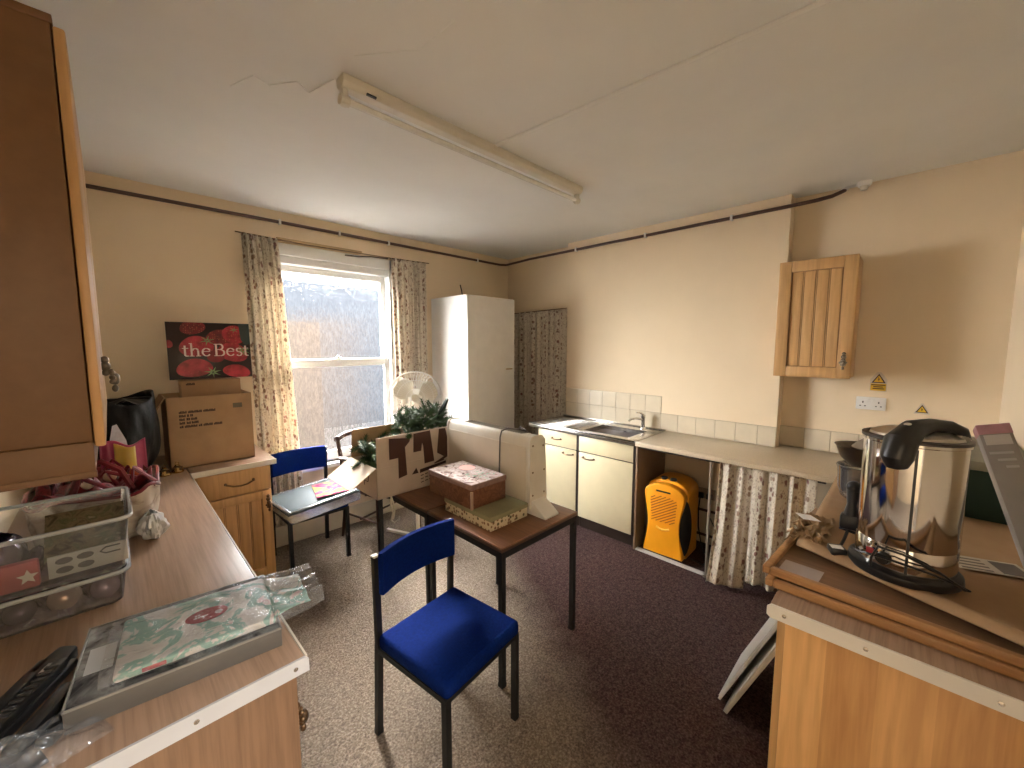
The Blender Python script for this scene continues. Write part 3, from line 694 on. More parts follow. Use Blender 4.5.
# ------------------------------------------------------------------ socket and stickers by the urn
t = thing('wall_socket', 'white double wall socket above the tiles right of the small cupboard', 'wall socket', (XE-.01, .165, 1.266))
fp = obj('face_plate', MB().box(XE-.012, XE, .092, .240, 1.224, 1.308, .004), PLASTICW, t)
for y in (.205, .127):
    m = MB()
    m.box(XE-.0135, XE-.011, y-.003, y+.003, 1.268, 1.280); m.box(XE-.0135, XE-.011, y+.008, y+.016, 1.246, 1.252); m.box(XE-.0135, XE-.011, y-.016, y-.008, 1.246, 1.252)
    obj('socket_hole', m, BLACKP, fp, smooth=0)
for y in (.180, .152): obj('switch', MB().box(XE-.016, XE-.011, y-.007, y+.007, 1.276, 1.294, .002), PLASTICW, t)
YELLOW = plain('yellow sticker', (.70, .42, .02), .5)
def warn(y, z, s, label, full=True):
    t = thing('warning_sticker', label, 'sign', (XE, y, z))
    obj('backing', MB().prism([(y-.55*s, z-.95*s), (y+.55*s, z-.95*s), (y+.55*s, z+.1*s), (y+.12*s, z+.72*s), (y-.12*s, z+.72*s), (y-.55*s, z+.1*s)] if full else [(y-.58*s, z-.35*s), (y+.58*s, z-.35*s), (y+.08*s, z+.72*s), (y-.08*s, z+.72*s)], .001, M=Matrix.Translation((XE-.001, 0, 0)), axis='x'), plain('pale sticker backing', (.60, .52, .42), .5), t, smooth=0)
    tri = [(y-.46*s, z-.22*s), (y+.46*s, z-.22*s), (y, z+.58*s)]
    k = obj('triangle', MB().prism(tri, .0006, M=Matrix.Translation((XE-.0016, 0, 0)), axis='x'), INK, t, smooth=0)
    tri2 = [(y-.33*s, z-.15*s), (y+.33*s, z-.15*s), (y, z+.43*s)]
    obj('yellow_field', MB().prism(tri2, .0006, M=Matrix.Translation((XE-.0022, 0, 0)), axis='x'), YELLOW, k, smooth=0)
    bolt = [(y+.02*s, z+.27*s), (y-.07*s, z+.06*s), (y-.01*s, z+.06*s), (y-.04*s, z-.12*s), (y+.07*s, z+.11*s), (y+.01*s, z+.11*s), (y+.06*s, z+.27*s)]
    obj('bolt', MB().prism(bolt, .0006, M=Matrix.Translation((XE-.0028, 0, 0)), axis='x'), INK, k, smooth=0)
    if full:
        p = obj('text_panel', MB().box(XE-.0016, XE-.001, y-.5*s, y+.5*s, z-.90*s, z-.28*s), YELLOW, t, smooth=0)
        m = MB()
        for k_, (a, b_) in enumerate(((-.46, .46), (-.30, .32), (-.38, .36))): m.box(XE-.0021, XE-.0016, y+a*s, y+b_*s, z-(.44+.16*k_)*s, z-(.36+.16*k_)*s)
        obj('text', m, INK, p, smooth=0)
warn(.137, 1.420, .075, 'yellow electric warning sticker with text, just above the white wall socket')
warn(-.072, 1.245, .062, 'small triangular warning sticker showing behind the urn handle', False)

# ------------------------------------------------------------------ chairs
def steel_chair(label, c, rz, group=None):
    t = thing('stacking_chair', label, 'chair', (c[0], c[1], 0), rz, group)
    W2, D2 = .203, .205
    # seat pad : rounded edges, gently crowned
    m = MB()
    m.box(-.217, .217, -.225, .185, .405, .472, .022, 3)
    for v in m.bm.verts:
        if v.co.z > .45: v.co.z += .012*(1-(v.co.x/.21)**2)*(1-((v.co.y+.02)/.21)**2)
        if v.co.y < -.20: v.co.z -= .006
    obj('seat', m, BLUE, t, local=True)
    m = MB()                                       # curved back pad
    A = .40; Rr_ = .52; n = 14; th = .030
    bm = m.bm; rows = []
    for i in range(n+1):
        a = lerp(-A, A, i/n)
        cx_, cy_ = math.sin(a)*Rr_, .165 + (math.cos(a)-math.cos(A))*Rr_
        nx, ny = math.sin(a), math.cos(a)
        sec = []
        e = .75 if i in (0, n) else 1
        for d, z in ((-.5, .650), (-.38, .642), (.38, .642), (.5, .650), (.5, .808), (.38, .818), (-.38, .818), (-.5, .808)):
            sec.append(bm.verts.new((cx_+nx*d*th*e, cy_+ny*d*th*e, z)))
        rows.append(sec)
    for a, b in zip(rows, rows[1:]):
        for k in range(8): bm.faces.new([a[k], a[(k+1) % 8], b[(k+1) % 8], b[k]])
    bm.faces.new(rows[0][::-1]); bm.faces.new(rows[-1])
    obj('backrest', m, BLUE, t, local=True, smooth=50)
    for s in (-1, 1):
        obj('leg', MB().bar((s*W2, -D2, 0.006), (s*W2, -D2, .405), .025).box(s*W2-.0135, s*W2+.0135, -D2-.0135, -D2+.0135, 0, .02), BLACK, t, local=True, smooth=0)
        b = obj('leg', MB().bar((s*W2, D2+.012, 0.006), (s*W2, D2-.01, .42), .025).bar((s*W2, D2-.01, .415), (s*(W2+.006), D2-.012, .800), .025, .020).box(s*W2-.0135, s*W2+.0135, D2-.0015, D2+.0255, 0, .02), BLACK, t, local=True, smooth=0)
        obj('end_cap', MB().box(s*(W2+.006)-.0128, s*(W2+.006)+.0128, D2-.024, D2+.0005, .798, .806, .002), PLASTICG, b, local=True)
    obj('seat_frame', MB().bar((-W2, -D2, .395), (W2, -D2, .395), .022).bar((-W2, D2-.01, .395), (W2, D2-.01, .395), .022).bar((-W2, -D2, .395), (-W2, D2-.01, .395), .022).bar((W2, -D2, .395), (W2, D2-.01, .395), .022), BLACK, t, local=True, smooth=0)
    return t
steel_chair('blue fabric chair with black steel legs standing alone in front of the table', (.934, 1.315), 7.5)
steel_chair('blue fabric chair at the window with a clear plastic tub on its seat', (1.018, 3.232), 1.0)

# dark wooden armchair behind the carton
t = thing('armchair', 'dark wooden armchair against the window behind the open carton', 'chair', (1.60, 3.20, 0), 18)
obj('seat', MB().prism([(-.26, -.22), (.26, -.22), (.22, .22), (-.22, .22)], .035, .012, M=Matrix.Translation((0, 0, .43))), DARKWOOD, t, local=True)
for s in (-1, 1):
    obj('leg', MB().tube([(s*.235, -.20, .43), (s*.24, -.205, .25), (s*.245, -.21, 0)], .02, 10, rr=[.022, .019, .012]), DARKWOOD, t, local=True)
    obj('leg', MB().tube([(s*.20, .20, .43), (s*.205, .22, .2), (s*.20, .27, 0)], .02, 10, rr=[.022, .019, .013]), DARKWOOD, t, local=True)
    obj('back_post', MB().tube([(s*.20, .20, .44), (s*.205, .235, .65), (s*.21, .28, .88)], .018, 10), DARKWOOD, t, local=True)
    obj('armrest', MB().tube([(s*.21, .25, .70), (s*.245, .12, .705), (s*.265, -.05, .70), (s*.27, -.13, .675), (s*.265, -.155, .62), (s*.26, -.12, .555), (s*.255, -.08, .50), (s*.25, -.09, .44)], .018, 10, rr=[.016, .02, .022, .021, .019, .017, .016, .016]), DARKWOOD, t, local=True)
    obj('side_stretcher', MB().tube([(s*.24, -.205, .22), (s*.205, .22, .22)], .009, 8), DARKWOOD, t, local=True)
obj('top_rail', MB().tube([(-.22, .28, .85), (-.1, .31, .875), (.1, .31, .875), (.22, .28, .85)], .024, 10), DARKWOOD, t, local=True)
obj('splat', MB().box(-.06, .06, .245, .26, .46, .86, .006), DARKWOOD, t, local=True)
obj('front_stretcher', MB().tube([(-.24, -.0, .22), (.24, -.0, .22)], .009, 8), DARKWOOD, t, local=True)

# ------------------------------------------------------------------ tables
def table(label, x0, x1, y0, y1):
    t = thing('table', label, 'table', ((x0+x1)/2, (y0+y1)/2, 0), group='small square tables')
    tp = obj('table_top', MB().box(x0, x1, y0, y1, .685, .71, .004), TEAK, t)
    obj('edge_band', MB().box(x0-.002, x1+.002, y0-.002, y1+.002, .687, .703, .002), plain('dark lipping', (.08, .04, .022), .4), tp)
    i = .016
    for x in (x0+i, x1-i):
        for y in (y0+i, y1-i):
            obj('leg', MB().bar((x, y, .012), (x, y, .685), .026).box(x-.0145, x+.0145, y-.0145, y+.0145, 0, .02), BLACK, t, smooth=0)
    m = MB()
    for y in (y0+i, y1-i): m.bar((x0+i, y, .668), (x1-i, y, .668), .025, .032)
    for x in (x0+i, x1-i): m.bar((x, y0+i, .668), (x, y1-i, .668), .025, .032)
    obj('frame', m, BLACK, t, smooth=0)
    return t
table('teak-topped steel table nearer the foreground chair, under the heater and gift boxes', 1.222, 1.815, 1.282, 1.895)
table('teak-topped steel table on the window side, under the open carton', 1.222, 1.815, 1.905, 2.52)

# ------------------------------------------------------------------ panel heater on the table
t = thing('panel_heater', 'white electric panel heater standing on the table', 'heater', (1.56, 1.75, .71))
hx, hy0, hy1, hz0, hz1 = 1.580, 1.43, 2.19, .745, 1.152
prof = [(hx, hz0), (hx, hz1-.03), (hx+.012, hz1-.006), (hx+.03, hz1), (hx+.095, hz1-.006), (hx+.120, hz1-.03), (hx+.128, hz1-.15), (hx+.138, hz0+.05), (hx+.132, hz0)]
m = MB().prism([(a, b) for a, b in prof], hy1-hy0-.03, .004, M=Matrix.Translation((0, hy0+.015, 0)), axis='y')
hb = obj('casing', m, PLASTICG, t)
for y in (hy0, hy1-.016):
    m = MB().prism([(a+(.004 if a > hx+.05 else -.004), b+(.004 if b > 1 else -.004)) for a, b in prof], .016, .004, M=Matrix.Translation((0, y, 0)), axis='y')
    obj('end_cap', m, PLASTICG, hb)
obj('front_panel', MB().box(hx-.006, hx, hy0+.03, hy1-.02, hz0+.02, hz1-.06, .003), plain('warm white enamel', (.62, .555, .45), .4, var=.03), t)
m = MB()
for k in range(26): m.box(hx+.03, hx+.095, hy0+.10+k*.020, hy0+.107+k*.020, hz1-.004, hz1+.002)
obj('vent', m, plain('vent slot shade', (.25, .22, .18), .6), t, smooth=0)
m = MB()
for (x, z) in ((hx+.02, .82), (hx+.02, .95), (hx+.02, 1.10), (hx+.115, .82), (hx+.115, .95), (hx+.105, 1.09)):
    m.lathe([(.006, 0), (.005, .002), (0, .003)], 8, M=rot(0, (x, hy0, z), x=90))
obj('screw', m, BRONZE, t)
for y, sg, ln in ((hy0, 1, .10), (hy1, -1, .03)):
    m = MB().prism([(y-sg*ln, .711), (y+sg*.05, .711), (y+sg*.05, .80), (y+sg*.012, .80), (y-sg*ln, .722)], .115, .004, M=Matrix.Translation((hx+.012, 0, 0)), axis='x')
    obj('foot', m, PLASTICW, t)
m = MB().tube([(hx-.012, 1.66, .80), (hx-.014, 1.662, .92), (hx-.012, 1.66, 1.06), (hx-.014, 1.655, 1.12), (hx-.006, 1.65, 1.155), (hx+.03, 1.64, 1.166), (hx+.06, 1.60, 1.164), (hx+.085, 1.54, 1.158), (hx+.12, 1.62, 1.165), (hx+.140, 1.66, 1.10)], .0045, 8)
obj('flex', m, plain('grey flex', (.09, .08, .07), .5), t)

# ------------------------------------------------------------------ gift boxes
t = thing('gift_box', 'low cream spotted box with olive green lid, lowest on the table', 'box', (1.43, 1.64, .71))
obj('tray', MB().box(1.295, 1.567, 1.440, 1.825, .711, .775, .002), spots('cream paper with dark fruit', (.62, .54, .38), [(.12, .05, .03), (.20, .10, .05), (.10, .08, .04)], 42, .30, .40), t)
obj('lid', MB().box(1.291, 1.571, 1.436, 1.829, .762, .787, .003), plain('olive green lid', (.24, .23, .13), .55, var=.1), t)
t = thing('gift_box', 'brown woodgrain gift box with festive printed lid on top of the spotted box', 'box', (1.40, 1.76, .787))
GR = patches('dark basket print', [(.3, (.09, .03, .016)), (.5, (.16, .065, .035)), (.7, (.24, .11, .06))], 22, .4, 2.5)
obj('tray', MB().box(1.285, 1.532, 1.575, 1.965, .788, .905, .003), GR, t)
ld = obj('lid', MB().box(1.281, 1.536, 1.571, 1.969, .892, .922, .003), plain('mauve striped lid', (.24, .15, .13), .35, var=.2, vscale=50), t)
obj('corner_strip', MB().box(1.280, 1.293, 1.570, 1.583, .788, .885, .002), plain('pale corner strip', (.42, .30, .22), .4), t)
obj('lid_print', MB().box(1.286, 1.531, 1.576, 1.964, .922, .9226), patches('frosted winter print', [(.34, (.11, .05, .045)), (.45, (.42, .32, .30)), (.55, (.62, .54, .52)), (.66, (.22, .10, .09))], 18, .25, 1.5), ld, smooth=0)
m = MB().lathe([(.052, 0), (.052, .0008), (0, .0008)], 28, M=Matrix.Translation((1.46, 1.83, .9226)), sx=.9)
obj('pink_label', m, plain('pink oval label', (.75, .40, .38), .3), ld)
m = MB()
random.seed(3)
for k in range(16):
    x, y = 1.43+random.uniform(-.06, .07), 1.67+random.uniform(-.06, .06)
    a = random.uniform(0, 6); l_ = .028
    m.poly([(x, y, .9231), (x+l_*.5*math.cos(a)+.006*math.sin(a), y+l_*.5*math.sin(a)-.006*math.cos(a), .9231), (x+l_*math.cos(a), y+l_*math.sin(a), .9231), (x+l_*.5*math.cos(a)-.006*math.sin(a), y+l_*.5*math.sin(a)+.006*math.cos(a), .9231)])
obj('holly_print', m, plain('green holly print', (.06, .26, .14), .4), ld, smooth=0)

# ------------------------------------------------------------------ open carton with the artificial tree
cx0, cx1, cy0, cy1, cz0, cz1 = 1.088, 1.632, 2.232, 2.60, .711, .905
t = thing('cardboard_box', 'open carton with torn brown tape marks holding the artificial tree', 'box', (1.36, 2.42, .711))
m = MB(); h = .004
m.box(cx0, cx1, cy0, cy0+h, cz0, cz1); m.box(cx0, cx1, cy1-h, cy1, cz0, cz1); m.box(cx0, cx0+h, cy0, cy1, cz0, cz1); m.box(cx1-h, cx1, cy0, cy1, cz0, cz1); m.box(cx0, cx1, cy0, cy1, cz0, cz0+h)
bd = obj('body', m, CARDW, t, smooth=0)
ff = obj('flap', MB().prism([(cx0+.004, 0), (cx1-.004, 0), (cx1-.006, .185), (cx0+.006, .185)], h, M=rot(0, (0, cy0+.002, cz1), x=-2), axis='y'), CARDW, t, smooth=0)
obj('flap', MB().prism([(cx0+.004, 0), (cx1-.004, 0), (cx1-.01, .185), (cx0+.01, .185)], h, M=rot(0, (0, cy1-.006, cz1), x=3), axis='y'), CARD, t, smooth=0)
obj('flap', MB().box(-.185, 0, cy0+.006, cy1-.006, 0, h, M=rot(0, (cx0, 0, cz1), y=-32)), CARDW, t, smooth=0)
obj('flap', MB().box(0, .17, cy0+.006, cy1-.006, 0, h, M=rot(0, (cx1, 0, cz1), y=-75)), CARDW, t, smooth=0)
def face(m, pts, y, th=.0008, sx=1, sz=1):
    m.prism([(cx0+u*.544, cz0+v*.379) for u, v in pts], th, M=Matrix.Translation((0, y-th, 0)), axis='y')
m = MB()       # torn tape lettering on the front panel, u along the front, v up
yf = cy0-.0016
face(m, [(.155, .97), (.425, .92), (.415, .86), (.37, .80), (.355, .78), (.375, .30), (.265, .27), (.265, .62), (.155, .62)], yf)
face(m, [(.47, .98), (.70, .99), (.755, .43), (.615, .42), (.60, .74), (.585, .80), (.57, .66), (.465, .66)], yf)
face(m, [(.83, .99), (.925, .985), (.985, .62), (.985, .47), (.91, .43), (.75, .39), (.76, .375), (.90, .40), (.90, .47), (.80, .56), (.80, .60)], yf)
obj('tape', m, TAPE, t, smooth=0)
m = MB()
face(m, [(.44, .28), (.53, .28), (.50, .38)], cy0-.0003); face(m, [(.55, .27), (.93, .34), (.93, .385), (.55, .335)], cy0-.0003)
for k in range(3):
    for q in range(6): face(m, [(.56+q*.06, .215-k*.06+q*.012), (.60+q*.06, .222-k*.06+q*.012), (.60+q*.06, .235-k*.06+q*.012), (.56+q*.06, .23-k*.06+q*.012)], cy0-.0003)
obj('print', m, INK, t, smooth=0)
m = MB().tube([(cx0-.001, 2.33, .86), (cx0-.001, 2.35, .80), (cx0-.001, 2.39, .80), (cx0-.001, 2.40, .85), (cx0-.001, 2.40, .77)], .003, 6)
obj('marker_scrawl', m, INK, t)
t = thing('cord', 'loop of cream cord dangling under the carton at the table edge', 'cord', (1.20, 2.25, .6))
obj('strand', MB().tube([(1.195, 2.262, .705), (1.19, 2.262, .64), (1.20, 2.258, .59), (1.19, 2.26, .545), (1.205, 2.256, .525), (1.235, 2.25, .54), (1.24, 2.25, .56)], .0055, 8), plain('cream cord', (.62, .56, .45), .7), t)
obj('strand', MB().tube([(1.193, 2.262, .70), (1.205, 2.258, .65), (1.212, 2.258, .60), (1.20, 2.258, .55)], .006, 8), plain('cream cord loop', (.60, .54, .43), .7), t)

random.seed(11)
t = thing('artificial_tree', 'bushy green artificial fir packed in the open carton', 'artificial tree', (1.40, 2.42, .72))
def sprig(m, p, d, ln, n=46, nl=.032):
    p = Vector(p); d = Vector(d).normalized()
    a = d.cross(Vector((.3, .2, 1))).normalized(); b = d.cross(a)
    m.tube([p, p+d*ln*.5+Vector((0, 0, .01)), p+d*ln], .004, 4)
    for k in range(n):
        s = (k+.5)/n; th_ = k*2.4; q = p+d*ln*s
        o = (a*math.cos(th_)+b*math.sin(th_))*nl*(1.1-.35*s)+d*nl*.55
        w_ = d.cross(o).normalized()*.0048
        m.poly([q-w_, q+w_, q+o]); 
m = MB()
for k in range(95):
    x = random.uniform(1.14, 1.60); y = random.uniform(2.28, 2.56)
    big = x > 1.32
    z0 = random.uniform(.86, 1.0) if not big else random.uniform(.88, 1.10)
    d = (random.uniform(-.9, .9), random.uniform(-.9, .5), random.uniform(.1, 1.0))
    sprig(m, (x, y, z0), d, random.uniform(.06, .12))
for k in range(58):
    x = random.uniform(1.34, 1.70); 
    sprig(m, (x, random.uniform(2.33, 2.52), random.uniform(1.06, 1.16)), (random.uniform(-.8, 1.0), random.uniform(-.8, .6), random.uniform(.2, .9)), random.uniform(.07, .13))
for k in range(14):
    sprig(m, (random.uniform(1.10, 1.20), random.uniform(2.33, 2.5), random.uniform(.88, 1.0)), (random.uniform(-.8, .4), random.uniform(-.8, .2), random.uniform(-.3, .8)), .08)
o = obj('foliage', m, FIR, t, smooth=0); o['kind'] = 'stuff'
obj('trunk', MB().tube([(1.16, 2.43, .73), (1.30, 2.43, .86), (1.55, 2.43, 1.05)], .016, 8), plain('brown trunk', (.07, .04, .02), .7), t)
tag(obj('felt_cone', MB().prism([(0, 0), (.062, .018), (.066, .05), (.13, .175), (.125, .18), (.04, .075), (-.01, .05)], .03, .004, M=rot(8, (1.635, 2.40, 1.075)), axis='y'), FIRD), 'dark pointed felt tip sticking up beside the artificial fir', 'decoration')

# ------------------------------------------------------------------ pedestal fan
t = thing('pedestal_fan', 'white pedestal fan between the window and the wardrobe', 'fan', (1.72, 2.80, 0), 0)
fc = Vector((1.70, 2.78, 1.235)); fd = Vector((-.50, -.86, .0)).normalized()
MF = Matrix.Translation(fc) @ fd.to_track_quat('Z', 'Y').to_matrix().to_4x4()
m = MB()
def ringpts(r, z, n=40): return [(r*math.cos(2*PI*k/n), r*math.sin(2*PI*k/n), z) for k in range(n+1)]
m.tube(ringpts(.205, 0), .006, 6, M=MF); m.tube(ringpts(.14, .045), .0025, 5, M=MF); m.tube(ringpts(.07, .055), .0025, 5, M=MF)
for k in range(48):
    a = 2*PI*k/48
    for sg in (1, -1):
        m.tube([(.03*math.cos(a), .03*math.sin(a), sg*.058), (.10*math.cos(a+.05), .10*math.sin(a+.05), sg*.052), (.17*math.cos(a+.05), .17*math.sin(a+.05), sg*.035), (.204*math.cos(a), .204*math.sin(a), 0)], .0012, 4, caps=False, M=MF)
obj('guard', m, PLASTICW, t)
obj('badge', MB().lathe([(.032, .055), (.030, .064), (0, .066)], 20, M=MF), PLASTICW, t)
for k in range(3):
    a0 = 2*PI*k/3+.4
    m = MB()
    m.grid(lambda u, v: tuple(MF @ Vector(((.03+.15*u)*math.cos(a0+(v-.5)*(.5+1.1*math.sin(PI*min(1, u*.9+.05)))), (.03+.15*u)*math.sin(a0+(v-.5)*(.5+1.1*math.sin(PI*min(1, u*.9+.05)))), (v-.5)*.05))), 10, 8)
    obj('blade', m, PLASTICG, t, solid=.003)
obj('motor', MB().lathe([(0, -.16), (.04, -.155), (.055, -.12), (.055, -.06), (0, -.06)], 20, M=MF), PLASTICW, t)
bc = fc - fd*.11
obj('pole', MB().tube([(bc.x, bc.y, .03), (bc.x, bc.y, .85)], .016, 12).tube([(bc.x, bc.y, .85), (bc.x, bc.y, 1.2)], .011, 12), PLASTICW, t)
m = MB()
for a in (20, 110, 200, 290): m.bar((bc.x, bc.y, .025), (bc.x+.34*math.cos(R(a)), bc.y+.34*math.sin(R(a)), .018), .03, .02)
obj('base', m, PLASTICW, t)

# ------------------------------------------------------------------ tub on the window chair
t = thing('storage_tub', 'shallow clear plastic tub with grey lid lying on the window chair', 'storage tub', (1.0, 2.99, .486), 4, ry=-4)
obj('body', MB().prism([(-.245, -.18), (.245, -.18), (.245, .20), (-.245, .20)], .085, .02, 3, M=Matrix.Translation((0, 0, 0))), CLEARC, t, local=True)
m = MB().box(-.27, .27, -.215, .225, .083, .095, .005)
lo_ = obj('lid', m, GREYLID, t, local=True)
m = MB()
for a in ((-.265, .265, -.21, -.19), (-.265, .265, .20, .22)): m.box(*a, .094, .104, .004)
for a in ((-.265, -.245, -.21, .22), (.245, .265, -.21, .22)): m.box(*a, .094, .104, .004)
obj('lid_rim', m, CLEARC, lo_, local=True)
t = thing('leaflet', 'pink and yellow printed leaflet on the grey tub lid', 'leaflet', (1.10, 2.98, .5975), -12, ry=-4)
m = MB().box(-.12, .12, -.15, .15, 0, .003)
obj('page', m, patches('pink and yellow print', [(.36, (.22, .015, .06)), (.48, (.24, .05, .11)), (.56, (.25, .21, .045)), (.68, (.22, .15, .13))], 9, .9, 1.2, spec=.06), t, local=True, smooth=0)

# ------------------------------------------------------------------ things in the window corner, on the left worktop
# cardboard box with printing
bx0_, bx1_, by0_, by1_, bz0_, bz1_ = .215, .650, 3.10, 3.44, ZT, 1.335
t = thing('cardboard_box', 'brown cardboard box with printed lines on its front, on the short worktop', 'box', (.43, 3.27, ZT), 0)
m = MB(); h = .005
m.box(bx0_, bx1_, by0_, by0_+h, bz0_, bz1_).box(bx0_, bx1_, by1_-h, by1_, bz0_, bz1_).box(bx0_, bx0_+h, by0_, by1_, bz0_, bz1_).box(bx1_-h, bx1_, by0_, by1_, bz0_, bz1_).box(bx0_, bx1_, by0_, by1_, bz0_, bz0_+h)
obj('body', m, CARD, t, smooth=0)
obj('flap', MB().box(bx0_-.0, bx0_+h, by0_+.01, by1_-.01, 0, .10, M=Matrix.Translation((0, 0, 0)) @ rot(0, (bx0_, 0, bz1_), y=-150) @ Matrix.Translation((-bx0_, 0, 0))), CARD, t, smooth=0)
def text(body, size, M, m, parent=None, name='lettering', ext=.0006):
    c = bpy.data.curves.new('t', 'FONT'); c.body = body; c.size = size; c.extrude = ext; c.resolution_u = 3
    o = bpy.data.objects.new('t', c); COL.objects.link(o)
    dg = bpy.context.evaluated_depsgraph_get(); me = bpy.data.meshes.new_from_object(o.evaluated_get(dg))
    bpy.data.objects.remove(o); bpy.data.curves.remove(c)
    k = MB(); k.bm.from_mesh(me); bpy.data.meshes.remove(me)
    bmesh.ops.transform(k.bm, matrix=M, verts=list(k.bm.verts))
    return obj(name, k, m, parent, smooth=0)
# upright lettering facing -y:  local x -> +x, local y -> +z
def up(x, y, z, sh=0): return Matrix.Translation((x, y, z)) @ Euler((R(90), 0, 0)).to_matrix().to_4x4()
def printed_lines(mb, x, z, y, dz, lines, hgt):
    """rows of dark printed words (words too small to be read in the photograph)"""
    for i, row in enumerate(lines):
        u = 0
        for wd in row:
            if wd > 0:
                k = max(1, int(wd/.006))
                for q in range(k):
                    a = x+u+q*wd/k
                    mb.box(a, a+wd/k*.86, y-.0008, y, z-i*dz, z-i*dz+hgt*(1 if (q*7+i*3) % 4 else .75))
            u += abs(wd)
    return mb
m = printed_lines(MB(), .272, 1.236, by0_, .022, [[.038, -.006, .068, -.006, .062], [.032, -.006, .010, -.005, .014], [.026, -.008, .018, -.004, .030], [.026, -.008, .020, -.004, .034], [.018, -.005, .062, -.006, .018, -.005, .048, -.005, .044]], .015)
obj('print', m, INK, t, smooth=0)
obj('printed_mark', MB().box(.545, .595, by0_-.0008, by0_, 1.245, 1.275), plain('grey-green stamp', (.13, .11, .07), .7), t, smooth=0)
t = thing('cardboard_box', 'plain cardboard box sticking up inside the printed box under the poster', 'box', (.46, 3.33, .95))
m = MB().box(.31, .63, 3.28, 3.42, ZT+.01, 1.42, .003)
obj('body', m, CARD2, t)
obj('print', printed_lines(MB(), .335, 1.392, 3.28, .02, [[.045]], .014), INK, t, smooth=0)

# strawberry poster
t = thing('poster', 'dark poster board of red strawberries lettered the Best, above the cardboard box', 'poster', (.492, 3.36, 1.425), -1, rx=-4)
PW, PH = .455, .375
def pz(u, v): return (-PW/2+u*PW, v*PH)
obj('board', MB().box(-PW/2, PW/2, 0, .008, 0, PH, .001), plain('near-black poster ground', (.022, .010, .010), .35, var=.5, vscale=9), t, local=True)
def berry(name, u, v, a, b, ang, mat, off):
    m = MB(); pts = []
    for k in range(36):
        q = 2*PI*k/36; x, y = a*math.cos(q)*(1-.16*math.sin(q)), b*math.sin(q)
        x, y = x*math.cos(ang)-y*math.sin(ang), x*math.sin(ang)+y*math.cos(ang)
        X, Z = pz(u, v); pts.append((min(PW/2, max(-PW/2, X+x)), min(PH, max(0, Z+y))))
    m.prism(pts, .0005, M=Matrix.Translation((0, -.0005-off, 0)), axis='y'); return obj(name, m, mat, t, local=True, smooth=0)
def strawmat(name, hi, lo):
    m, t_, b = nt(name); v = coords(t_)
    vo = N(t_, 'ShaderNodeTexVoronoi', Scale=85.0, Randomness=.35); L(t_, v, vo.inputs['Vector'])
    f = ramp(t_, vo.outputs['Distance'], [(.16, (1,1,1)), (.30, (0,0,0))])
    n = noise(t_, v, 16, 2)
    L(t_, mix(t_, f, ramp(t_, n, [(.35, lo), (.65, hi)]), (.50, .14, .07)), b.inputs['Base Color']); b.inputs['Roughness'].default_value = .35
    return m
SA = strawmat('bright printed strawberry', (.46, .022, .045), (.20, .008, .016)); SB = strawmat('deep printed strawberry', (.24, .010, .016), (.10, .005, .009))
bl = [(.30, .92, .085, .055, .2, SB), (.62, .74, .10, .062, .1, SB), (.80, .80, .085, .072, -.5, SA), (.33, .58, .115, .080, .1, SA), (.77, .47, .11, .075, -.3, SA), (.02, .62, .025, .03, 0, SA), (.29, .20, .120, .070, .1, SA), (.80, .12, .10, .052, -.2, SA), (.55, .40, .06, .05, 0, SB)]
for i, (u, v, a, b, g, mt) in enumerate(bl): berry('strawberry', u, v, a*.80, b*.86, g, mt, .0003*i)
LEAFM = plain('printed strawberry leaf', (.16, .26, .10), .4, var=.4, vscale=40)
DKL = plain('printed dark teal corner', (.020, .042, .045), .4)
m = MB()
def spray(m, u, v, s, n_, off):
    X, Z = pz(u, v)
    for k in range(n_):
        a = 2*PI*k/n_+.3
        pts = [(X+.15*s*math.cos(a+.9), Z+.15*s*math.sin(a+.9)), (X+s*math.cos(a), Z+s*math.sin(a)*.8), (X+.15*s*math.cos(a-.9), Z+.15*s*math.sin(a-.9))]
        pts = [(min(PW/2, max(-PW/2, p)), min(PH, max(0, q))) for p, q in pts]
        m.prism(pts[::-1], .0004, M=Matrix.Translation((0, -.0042-off, 0)), axis='y')
for q in ((.46, .68, .045, 6, 0), (.90, .50, .05, 7, .0), (.50, .11, .05, 7, 0), (.80, .88, .03, 6, 0)): spray(m, *q)
obj('leaf_print', m, LEAFM, t, local=True, smooth=0)
obj('dark_corner', MB().prism([pz(.86, 1), pz(.88, .70), pz(.93, .60), pz(1, .62), pz(1, 1)], .0005, M=Matrix.Translation((0, -.0036, 0)), axis='y'), DKL, t, local=True, smooth=0)
